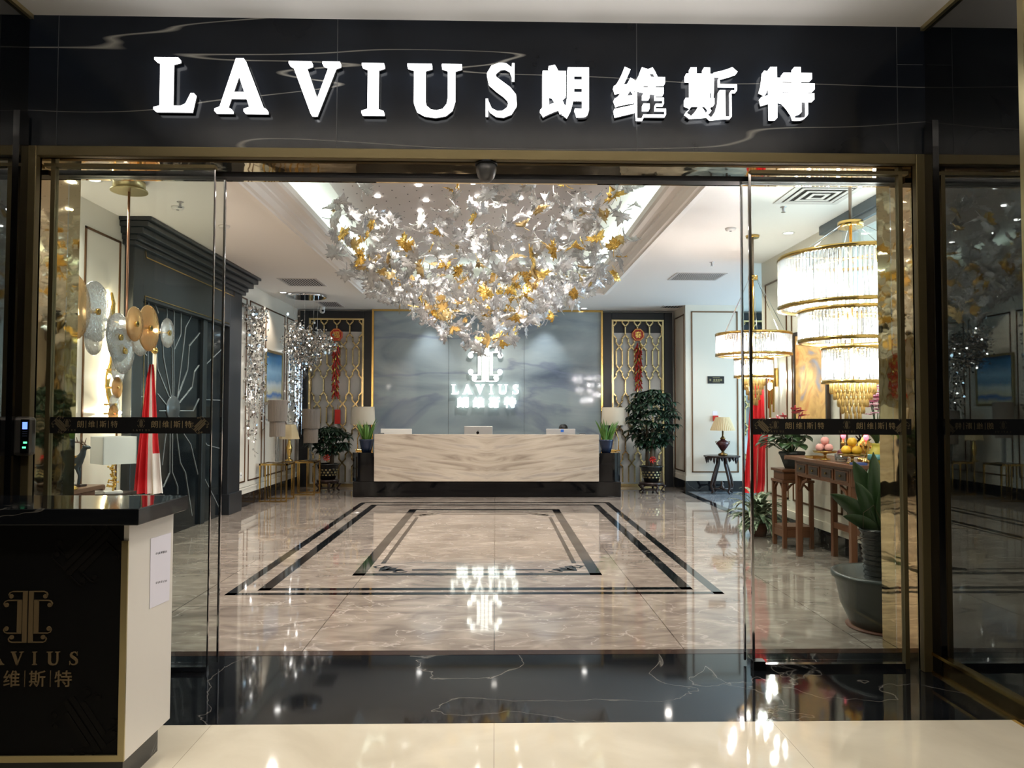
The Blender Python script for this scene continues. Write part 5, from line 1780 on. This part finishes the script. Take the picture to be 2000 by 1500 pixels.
# ================================================================== RIGHT: pilaster things
def plate(name, label, cat, x0, x1, y0, y1, M, Y=PY, d=.012):
    p, q = at(x0, y1, Y=Y), at(x1, y0, Y=Y)
    return tag(MB().box(0, q.x - p.x, -d, 0, 0, q.z - p.z).build(name, M, None, (p.x, Y, p.z)), label, cat), q.x - p.x, q.z - p.z
o, wd, h = plate('door_sign', 'small black sign with gold lettering on the pale blue pilaster', 'sign', 1382, 1414, 735, 749, mat('sign_black', C(26, 22, 24), .3))
mb = MB()
for k, x in enumerate((.10, .34, .48, .62, .76)):
    ww = wd * .11
    for j in range(3):
        mb.box(wd * x, wd * x + ww, -.0135, -.012, h * (.36 + j * .11), h * (.36 + j * .11) + h * .055)
    mb.box(wd * x + ww * .42, wd * x + ww * .58, -.0135, -.012, h * .36, h * .64)
for zq in (.20, .80): mb.box(wd * .3, wd * .74, -.0135, -.012, h * zq, h * zq + h * .05)
mb.build('lettering', M_goldpale, o)
plate('wall_notice', 'small white notice on the pilaster above the pleated lamp', 'notice', 1392, 1401, 803, 811, M_paper, d=.004)
plate('fire_call_point', 'small red box on the pilaster behind the pleated lamp', 'call point', 1392, 1402, 812, 822, M_redpaper, d=.04)
# carved side table and its urn lamp
TX = at(1410, 920, Y=14.1).x
o = thing('side_table', 'dark carved side table with four bowed legs before the pilaster', 'table', (TX, 14.1, 0))
H = zz(889, 14.1)
MB().prism([(.33 * math.cos(PI / 8 + k * PI / 4), .33 * math.sin(PI / 8 + k * PI / 4)) for k in range(8)], H - .03, H, 0, lambda p: Vector((p.x, p.z, p.y))).build('top', M_darkwood, o, bevel=.006)
mb = MB()
for k in range(24):
    a = 2 * PI * k / 24
    mb.lathe([(.002, H - .15 + .05 * (k % 3 > 0)), (.022, H - .10 + .03 * (k % 3 > 0)), (.026, H - .03)], (.28 * math.cos(a), .28 * math.sin(a), 0), 6)
mb.build('carved_apron', M_darkwood, o)
for k in range(4):
    a = k * PI / 2 + .35
    c, s_ = math.cos(a), math.sin(a)
    MB().tube([(.09 * c, .09 * s_, H - .04), (.10 * c, .10 * s_, H * .78), (.19 * c, .19 * s_, H * .45), (.24 * c, .24 * s_, H * .22), (.19 * c, .19 * s_, .05), (.23 * c, .23 * s_, .02)], [.03, .03, .028, .026, .024, .02], 8).build('leg', M_darkwood, o)
MB().tube([(-.2, 0, .09), (.2, 0, .09)], .016, 6).tube([(0, -.2, .09), (0, .2, .09)], .016, 6).lathe([(.04, .08), (.05, .12), (.02, .16), (.03, .20), (.002, .24)], (0, 0, 0), 12).build('stretcher', M_darkwood, o)
o = thing('table_lamp', 'dark red urn lamp with a cream pleated shade on the carved side table', 'lamp', (TX + .02, 14.1, H))
zs0, zs1 = zz(840, 14.1) - H, zz(814, 14.1) - H
MB().lathe([(.085, 0), (.085, .03), (.03, .05), (.025, .08)], (0, 0, 0), 24).build('brass_foot', mat('antique_brass', C(120, 96, 56), .35, .9), o)
MB().lathe([(.026, .08), (.05, .11), (.105, .19), (.115, .235), (.08, .27), (.045, .285), (.04, .30)], (0, 0, 0), 28).build('urn', mat('oxblood_urn', C(66, 30, 30), .25), o)
MB().lathe([(.04, .30), (.05, .315), (.03, .335), (.016, .36), (.014, zs1)], (0, 0, 0), 20).tube([(.11, 0, .20), (.135, 0, .25), (.105, 0, .265)], .008, 6).tube([(-.11, 0, .20), (-.135, 0, .25), (-.105, 0, .265)], .008, 6).build('brass_neck', MATS['antique_brass'], o)
mb = MB()
n = 72
vs, fs = [], []
for rr_, z in ((.225, zs0), (.125, zs1)):
    for k in range(n):
        a = 2 * PI * k / n
        r = rr_ * (1 + (.025 if k % 2 else -.025))
        vs.append((r * math.cos(a), r * math.sin(a), z))
for k in range(n): fs.append((k, (k + 1) % n, n + (k + 1) % n, n + k))
mb.add(vs, fs).lathe([(.124, zs1 - .004), (.012, zs1 - .002)], (0, 0, 0), 24)
mb.build('lamp_shade', M_shadebeige, o)

# ================================================================== ALTAR TABLE and offerings
TZ = 1.04
o = thing('altar_table', 'tall carved rosewood altar table with drawers along the right wall', 'table', (3.36, 7.4, 0))
MB().box(-.26, .25, -.78, .76, TZ - .035, TZ).build('top', M_wood, o, bevel=.006)
MB().tube([(-.26, .775, TZ - .022), (.25, .775, TZ - .022)], .022, 8).build('rolled_end', M_wood, o)
MB().box(-.205, .215, -.66, .64, TZ - .20, TZ - .035).build('apron', M_wood, o, bevel=.004)
for k in range(4):
    y0 = -.60 + k * .305
    d = MB().box(-.215, -.205, y0, y0 + .27, TZ - .17, TZ - .065).build('drawer', M_wood, o, bevel=.004)
    MB().box(-.222, -.215, y0 + .03, y0 + .24, TZ - .155, TZ - .08).build('carved_panel', M_darkwood, d, bevel=.006)
    MB().ball((-.228, y0 + .135, TZ - .117), .012, 8).build('knob', MATS['antique_brass'], d)
for x in (-.18, .19):
    for y in (-.61, .60):
        MB().box(x - .028, x + .028, y - .028, y + .028, 0, TZ - .035).build('leg', M_wood, o, bevel=.006)
for y, s_ in ((-.58, 1), (.57, -1)):
    MB().stroke([(y, TZ - .20), (y + s_ * .02, TZ - .34), (y + s_ * .09, TZ - .26), (y + s_ * .2, TZ - .225), (y + s_ * .2, TZ - .2)], [.02, .03, .03, .02, .01], -.19, -.165, 0, lambda p: Vector((p.y, p.x, p.z))).build('corner_bracket', M_wood, o)
MB().box(.17, .21, -.58, .57, .30, .36).build('stretcher', M_wood, o)

def bowl_stand(label, x, y):
    o = thing('offering_dish', label, 'dish', (x, y, TZ), 0, 'gold offering dishes')
    MB().lathe([(.05, 0), (.052, .008), (.015, .02), (.012, .05), (.02, .06), (.10, .068), (.115, .085), (.11, .085), (.09, .074), (.001, .072)], (0, 0, 0), 28).build('dish_body', M_gold, o)
    MB().lathe([(.104, .0845), (.116, .086), (.117, .089)], (0, 0, 0), 28).build('rim', MATS['antique_brass'], o)
    return o
FX0, FY0 = 3.21, 7.42
bowl_stand('gold footed dish carrying the pink peaches', FX0, FY0)
GX0, GY0 = 3.215, 6.86
bowl_stand('gold footed dish carrying the oranges', GX0, GY0)
def pyramid(name, x, y, M, r, words, cat, grp):
    base = [(r * 1.22 * math.cos(a), r * 1.22 * math.sin(a)) for a in (.9, 3.0, 5.1)]
    for k, (dx, dy, dzq) in enumerate([(a, b, 0) for a, b in base] + [(0, 0, r * 1.68)]):
        o = thing(name, words[k], cat, (x + dx, y + dy, TZ + .079 + dzq), R.uniform(0, 6), grp)
        MB().lathe([(.002, 0), (r * .6, r * .12), (r * .98, r * .7), (r, r * 1.05), (r * .8, r * 1.6), (r * .4, r * 1.9), (.004, r * 1.84)], (0, 0, 0), 20).build('flesh', M, o)
        MB().tube([(0, 0, r * 1.8), (.003, 0, r * 1.98)], .003, 5).build('stem', M_bark, o)
pyramid('peach', FX0, FY0, M_peach, .040, ['pink peach at the back of the peach pile', 'pink peach at the left of the peach pile', 'pink peach at the front right of the peach pile', 'pink peach on top of the peach pile'], 'peach', 'peaches on the altar dish')
pyramid('orange', GX0, GY0, M_orange, .043, ['orange at the back of the orange pile', 'orange at the left of the orange pile', 'orange at the front right of the orange pile', 'orange on top of the orange pile'], 'orange', 'oranges on the altar dish')
o = thing('offering_jar', 'dark plum-coloured fruit heap in a glass dish between peaches and oranges', 'dish', (3.24, 7.14, TZ))
MB().lathe([(.05, 0), (.055, .02), (.058, .07), (.054, .07), (.05, .025), (.001, .02)], (0, 0, 0), 24).build('glass_dish', M_vase, o)
mb = MB()
for k in range(5): mb.ball((.025 * math.cos(k * 1.256), .025 * math.sin(k * 1.256), .055), .024, 10)
mb.ball((0, 0, .085), .034, 12)
tag(mb.build('plums', M_plum, o), kind='stuff')
for x, y, lb in ((3.40, 7.44, 'gold candlestick with a red electric flame behind the peaches'), (3.40, 6.98, 'gold candlestick with a red electric flame behind the oranges')):
    o = thing('candlestick', lb, 'candlestick', (x, y, TZ), 0, 'red-lit candlesticks')
    MB().lathe([(.045, 0), (.048, .012), (.018, .03), (.012, .06), (.022, .085), (.012, .11), (.018, .15), (.030, .165), (.014, .17), (.011, .205)], (0, 0, 0), 20).build('stick', M_gold, o)
    MB().lathe([(.010, .205), (.022, .222), (.024, .238), (.014, .262), (.001, .275)], (0, 0, 0), 16).build('red_bulb', M_redlamp, o)
o = thing('gold_figurine', 'gold and black figurine standing on the altar table behind the oranges', 'statue', (3.47, 7.16, TZ))
MB().lathe([(.06, 0), (.065, .02), (.05, .04)], (0, 0, 0), 20).build('base', M_gold, o)
skin('figure', [(0, 0, .05), (0, 0, .12), (0, 0, .19), (0, 0, .225), (0, 0, .27), (-.05, 0, .16), (-.07, -.03, .11), (.05, 0, .16), (.07, -.03, .11)], [(0, 1), (1, 2), (2, 3), (3, 4), (2, 5), (5, 6), (2, 7), (7, 8)], [.055, .045, .04, .018, .026, .02, .016, .02, .016], M_goldleaf, o)
mb = MB()
for k in range(9):
    a = k * PI / 8
    blade(mb, (0, .03, .14), 0 if a < PI / 2 else PI, .001, .001, 0, 0)
    mb.tube([(.03 * math.cos(a), .03, .17 + .03 * math.sin(a)), (.09 * math.cos(a), .035, .17 + .10 * math.sin(a))], [.012, .005], 6)
mb.build('dark_halo', M_black, o)
o = thing('flower_vase', 'yellow and teal vase with pink orchid spray at the near end of the altar', 'vase', (3.36, 6.70, TZ))
MB().lathe([(.05, 0), (.075, .05), (.07, .11), (.045, .15), (.04, .17), (.05, .19), (.044, .19), (.036, .17), (.001, .16)], (0, 0, 0), 24).build('vase_body', mat('vase_yellow', C(196, 178, 72), .25), o)
MB().lathe([(.078, .045), (.079, .06), (.075, .095)], (0, 0, 0), 24).build('teal_band', mat('vase_teal', C(84, 140, 140), .25), o)
mb = MB(); mf = MB(); ml = MB()
for k in range(8):
    a = R.uniform(0, 6.28); r = R.uniform(.05, .13); h = R.uniform(.42, .66)
    e = Vector((r * math.cos(a), r * math.sin(a), h))
    mb.tube([(0, 0, .15), (e.x * .4, e.y * .4, h * .7), e], .004, 5)
    for q in range(7):
        c = e + Vector((R.gauss(0, .035), R.gauss(0, .035), R.uniform(-.10, .06)))
        b0 = R.uniform(0, 6.28)
        for pz in range(5):
            blade(mf, c, b0 + pz * 1.256, .05, .042, .25, .5, 3, .3)
for k in range(9):
    blade(ml, (0, 0, .18), k * .7, R.uniform(.2, .3), .05, 1.1, 1.2, 5)
mb.build('stems', M_leaf, o); mf.build('blossoms', M_pink, o); ml.build('foliage', M_leaf, o)
tag(MB().box(-.055, .055, -.05, .05, 0, .02).build('prayer_book', mat('book_blue', C(60, 80, 140), .5), None, (3.19, 6.69, TZ)), 'flat blue book lying near the vase on the altar table', 'book')
o = thing('offering_tray', 'small gold tray lying left of the peaches on the altar', 'tray', (3.22, 7.68, TZ))
MB().box(-.06, .06, -.09, .09, 0, .008).build('tray_plate', M_gold, o)
MB().box(-.06, .06, -.09, -.084, .008, .022).box(-.06, .06, .084, .09, .008, .022).box(-.06, -.054, -.084, .084, .008, .022).box(.054, .06, -.084, .084, .008, .022).build('tray_rim', M_gold, o)

# rosewood stand with the anthurium
SXC, SYC, SH = 3.345, 8.60, .87
o = thing('plant_stand', 'square rosewood stand with carved brackets under the red-flowered plant', 'plant stand', (SXC, SYC, 0))
MB().box(-.18, .18, -.18, .18, SH - .03, SH).build('top', M_wood, o, bevel=.005)
MB().box(-.155, .155, -.155, .155, SH - .12, SH - .03).build('waist', M_wood, o, bevel=.005)
MB().box(-.18, .18, -.18, .18, SH - .15, SH - .12).build('frieze', M_wood, o, bevel=.005)
for x in (-.15, .15):
    for y in (-.15, .15):
        MB().box(x - .022, x + .022, y - .022, y + .022, 0, SH - .15).build('leg', M_wood, o, bevel=.004)
MB().box(-.16, .16, -.16, .16, .20, .24).box(-.165, .165, -.165, .165, .12, .20).build('lower_shelf', M_wood, o, bevel=.004)
for y in (-.15,):
    for sx in (-1, 1):
        MB().stroke([(sx * .13, SH - .15), (sx * .125, SH - .24), (sx * .10, SH - .20), (sx * .07, SH - .17), (sx * .03, SH - .15)], [.02, .022, .022, .018, .01], y - .012, y + .012).build('corner_bracket', M_wood, o)
for sx in (-1, 1):
    MB().stroke([(sx * .13, SH - .15), (sx * .125, SH - .24), (sx * .10, SH - .20), (sx * .07, SH - .17), (sx * .03, SH - .15)], [.02, .022, .022, .018, .01], -.162, -.138, 0, lambda p: Vector((p.y, p.x, p.z))).build('corner_bracket', M_wood, o)
o = thing('flowering_plant', 'red-flowered glossy plant in a black pot on the rosewood stand', 'potted plant', (SXC, SYC, SH))
MB().lathe([(.08, 0), (.09, .02), (.135, .14), (.155, .17), (.15, .19), (.13, .185), (.12, .16), (.001, .15)], (0, 0, 0), 8, smooth=False).build('pot', M_pot, o)
mb, mf, ms = MB(), MB(), MB()
heart = lambda t: (math.sin(PI * min(1, t * .8 + .2)) ** .6)
for k in range(64):
    a = R.uniform(0, 6.28); el = R.uniform(.35, 1.35); ln = R.uniform(.18, .40)
    e = Vector((.3 * ln / .4 * math.cos(a) * math.cos(el), .3 * ln / .4 * math.sin(a) * math.cos(el), .16 + ln * math.sin(el)))
    if e.x + .19 * max(0, math.cos(a)) > .26: continue
    ms.tube([(0, 0, .15), e * .6 + Vector((0, 0, .05)), e], .004, 4)
    blade(mb, e, a, R.uniform(.14, .2), R.uniform(.10, .13), .1, 1.0, 5, .15, 0, heart)
for k in range(9):
    a = R.uniform(2.2, 5.2)
    e = Vector((.14 * math.cos(a), .12 * math.sin(a), R.uniform(.50, .68)))
    ms.tube([(0, 0, .15), e * .6, e], .004, 4)
    blade(mf, e, a, .12, .11, .3, .4, 4, .2, 0, heart)
    mf.tube([e, e + Vector((.03 * math.cos(a), .03 * math.sin(a), .05))], .006, 5)
ms.build('stems', M_leaf, o); mb.build('foliage', M_leaf, o); mf.build('red_flowers', M_pink2, o)

# variegated plant on the floor
o = thing('variegated_plant', 'low variegated leafy plant on the floor below the red flag', 'potted plant', (3.20, 9.32, 0))
MB().lathe(pot_profile(.09, .12, .16), (0, 0, 0), 20).build('pot', MATS['terracotta'], o)
mb = MB()
for k in range(90):
    a = R.uniform(0, 6.28); el = R.uniform(.2, 1.4)
    b0 = Vector((.06 * math.cos(a), .06 * math.sin(a), .14 + R.uniform(0, .3) * (el / 1.4)))
    blade(mb, b0, a, R.uniform(.26, .42), R.uniform(.055, .08), el, R.uniform(1.3, 2.1), 6, .2)
mb.build('foliage', M_varieg, o)

# ================================================================== CEILING FITTINGS
def downlight(px, py, label, zc=CZ, r=.05):
    p = at(px, py, Z=zc)
    o = thing('downlight', label, 'ceiling light', (p.x, p.y, zc), 0, 'recessed ceiling downlights')
    MB().lathe([(r, -.002), (r + .018, -.008), (r + .02, 0)], (0, 0, 0), 24).build('trim_ring', M_white, o)
    MB().lathe([(.001, -.004), (r, -.003)][::-1], (0, 0, 0), 20).build('lens', M_ledwhite, o)
    return p
for px, py, lb in ((184, 351, 'lit downlight nearest the left jamb on the ceiling'), (137, 361, 'lit downlight above the left wall panels, half behind the jamb'), (1540, 455, 'lit downlight on the ceiling before the right wall'),
                   (553, 571, 'lit downlight beside the mirrored ceiling plate')):
    p = downlight(px, py, lb)
    lamp('downlight_and_fill_beam', 'SPOT', (p.x, p.y, CZ - .03), 60, NEUT, .05, angle=1.9, target=(p.x, p.y, 0))
# the same fittings and their washers at the stone panel, then added fill spots
for x, y in ((-1.75, 14.6), (1.45, 14.6)):
    o = thing('downlight', 'downlight washing the stone panel, hidden behind the leaf cascade' if x < 0 else 'downlight washing the right half of the stone panel', 'ceiling light', (x + .3, 15.05, CZ), 0, 'recessed ceiling downlights')
    MB().lathe([(.05, -.002), (.068, -.008), (.07, 0)], (0, 0, 0), 24).build('trim_ring', M_white, o)
    MB().lathe([(.05, -.003), (.001, -.004)], (0, 0, 0), 20).build('lens', M_ledwhite, o)
for x in (-1.15, 1.15):
    lamp('panel_washer', 'SPOT', (x - .15, 14.95, CZ - .03), 42, (.92, .96, 1), .03, angle=1.15, blend=.9, target=(x - .15, 15.36, 1.9))
for x, y in ((-1.7, 5.7), (-.1, 5.6), (1.5, 5.7), (-3.1, 9.2), (-3.1, 11.0), (-3.2, 5.6), (2.75, 10.6), (2.9, 12.9), (.0, 14.3)):
    lamp('downlight_and_fill_beam', 'SPOT', (x, y, CZ - .03), 85, NEUT, .05, angle=2.5, target=(x, y, 0))  # spots without fittings, added to brighten the room

def vent(px, py, wd, d, label, slats, Mb=M_vent, along='x'):
    p = at(px, py, Z=CZ)
    o = thing('ceiling_vent', label, 'vent', (p.x, p.y, CZ), 0, 'ceiling air vents')
    mb = MB()
    for a in ((-wd / 2, wd / 2, -d / 2, -d / 2 + .03), (-wd / 2, wd / 2, d / 2 - .03, d / 2), (-wd / 2, -wd / 2 + .03, -d / 2 + .03, d / 2 - .03), (wd / 2 - .03, wd / 2, -d / 2 + .03, d / 2 - .03)):
        mb.box(*a, -.008, 0)
    mb.build('frame', M_barktrim, o)
    MB().box(-wd / 2 + .03, wd / 2 - .03, -d / 2 + .03, d / 2 - .03, -.003, 0).build('duct_opening', Mb, o)
    for k in range(slats):
        if along == 'x':
            x = -wd / 2 + .03 + (k + .5) * (wd - .06) / slats
            MB().box(x - .007, x + .007, -d / 2 + .03, d / 2 - .03, -.005, -.003).build('slat', M_barktrim, o)
        else:
            y = -d / 2 + .03 + (k + .5) * (d - .06) / slats
            MB().box(-wd / 2 + .03, wd / 2 - .03, y - .004, y + .004, -.008, -.003).build('slat', M_barktrim, o)
    return o
vent(591, 551, .62, .72, 'black slatted air vent on the ceiling left of the tray', 13)
vent(645, 594, .40, .70, 'narrow air vent close to the left lattice screen', 8)
vent(1361, 540, .75, .62, 'dark grey air vent on the ceiling right of the tray', 24)
vent(1313, 599, .40, .35, 'small air vent over the right lattice screen', 6)
# square four-way diffuser
p = at(1597, 380, Z=CZ)
o = thing('ceiling_diffuser', 'square white four-way air diffuser above the large chandelier', 'vent', (p.x, p.y, CZ))
for k in range(4):
    a = .31 - k * .075
    q = a - (.055 if k == 0 else .034)
    zt = -.004 - .004 * k
    MB().box(-a, a, -a, -q, zt - .006, zt).box(-a, a, q, a, zt - .006, zt).box(-a, -q, -q, q, zt - .006, zt).box(q, a, -q, q, zt - .006, zt).build('vane_ring', M_barktrim, o)
MB().box(-.29, .29, -.29, .29, -.004, 0).build('duct_opening', M_vent, o)
for px, py, lb in ((352, 394, 'small brass sprinkler on the ceiling before the disc pendant'), (1530, 404, 'small sprinkler on the ceiling near the square diffuser'), (1390, 512, 'small sprinkler on the ceiling near the dark grey vent')):
    p = at(px, py, Z=CZ)
    o = thing('sprinkler', lb, 'sprinkler', (p.x, p.y, CZ), 0, 'ceiling sprinklers')
    MB().lathe([(.012, -.05), (.012, -.006), (.032, -.004), (.032, 0)], (0, 0, 0), 14).build('pipe', M_chrome, o)
    MB().lathe([(.022, -.055), (.022, -.05)], (0, 0, 0), 12).build('deflector', M_chrome, o)
for px, py, lb in ((438, 441, 'flat round smoke detector on the ceiling left of the tray'), (1427, 446, 'flat round smoke detector on the ceiling right of the tray'), (347, 404, 'flat round detector beside the brass sprinkler')):
    p = at(px, py, Z=CZ)
    o = thing('smoke_detector', lb, 'detector', (p.x, p.y, CZ), 0, 'ceiling smoke detectors')
    MB().lathe([(.03, -.03), (.055, -.022), (.062, 0)], (0, 0, 0), 20).build('cover', M_white, o)
    MB().lathe([(.012, -.036), (.014, -.03)], (0, 0, 0), 10).build('sensor_cap', mat('sensor_pale', C(150, 150, 150), .4), o)
p = at(632, 600, Z=CZ)
o = thing('security_camera', 'small white dome camera under the ceiling by the left lattice', 'camera', (p.x, p.y - .1, CZ))
MB().lathe([(.05, -.06), (.055, 0)], (0, 0, 0), 20).build('mount', M_white, o)
MB().ball((0, -.01, -.085), .055, 16).build('dome', M_white, o)
MB().lathe([(.02, -.068), (.022, -.05)], (0.02, 0, -.09), 14, 'y').build('lens', M_black, o)
# roller blind over the high window
o = thing('roller_blind', 'dark grey roller blind housing along the top of the high window', 'blind', (XR, 6.9, 3.42))
MB().box(-.10, 0, -1.5, 1.40, .02, .12).build('housing', mat('blind_grey', C(74, 84, 90), .5), o, bevel=.01)
MB().box(-.06, -.02, -1.3, .98, -.03, .02).build('fabric_hem', mat('blind_fabric', C(120, 128, 134), .7), o)
# wall socket and loose cable at the left wall
o = thing('wall_socket', 'small white wall socket low on the left wall', 'socket', (XL + .001, 12.05, .50))
MB().box(0, .012, -.045, .045, -.045, .045).build('face_plate', M_white, o, bevel=.004)
MB().box(.012, .014, -.012, -.004, -.01, .01).box(.012, .014, .004, .012, -.01, .01).build('slots', M_vent, o)
p = at(487, 975, Z=0)
tag(MB().tube([(p.x - .02, p.y - .05, .008), (p.x + .12, p.y - .1, .008), (p.x + .25, p.y + .25, .008), (p.x + .1, p.y + .5, .008)], .0075, 6).build('loose_cable', M_white), 'thin white cable lying on the floor at the left wall', 'cable')
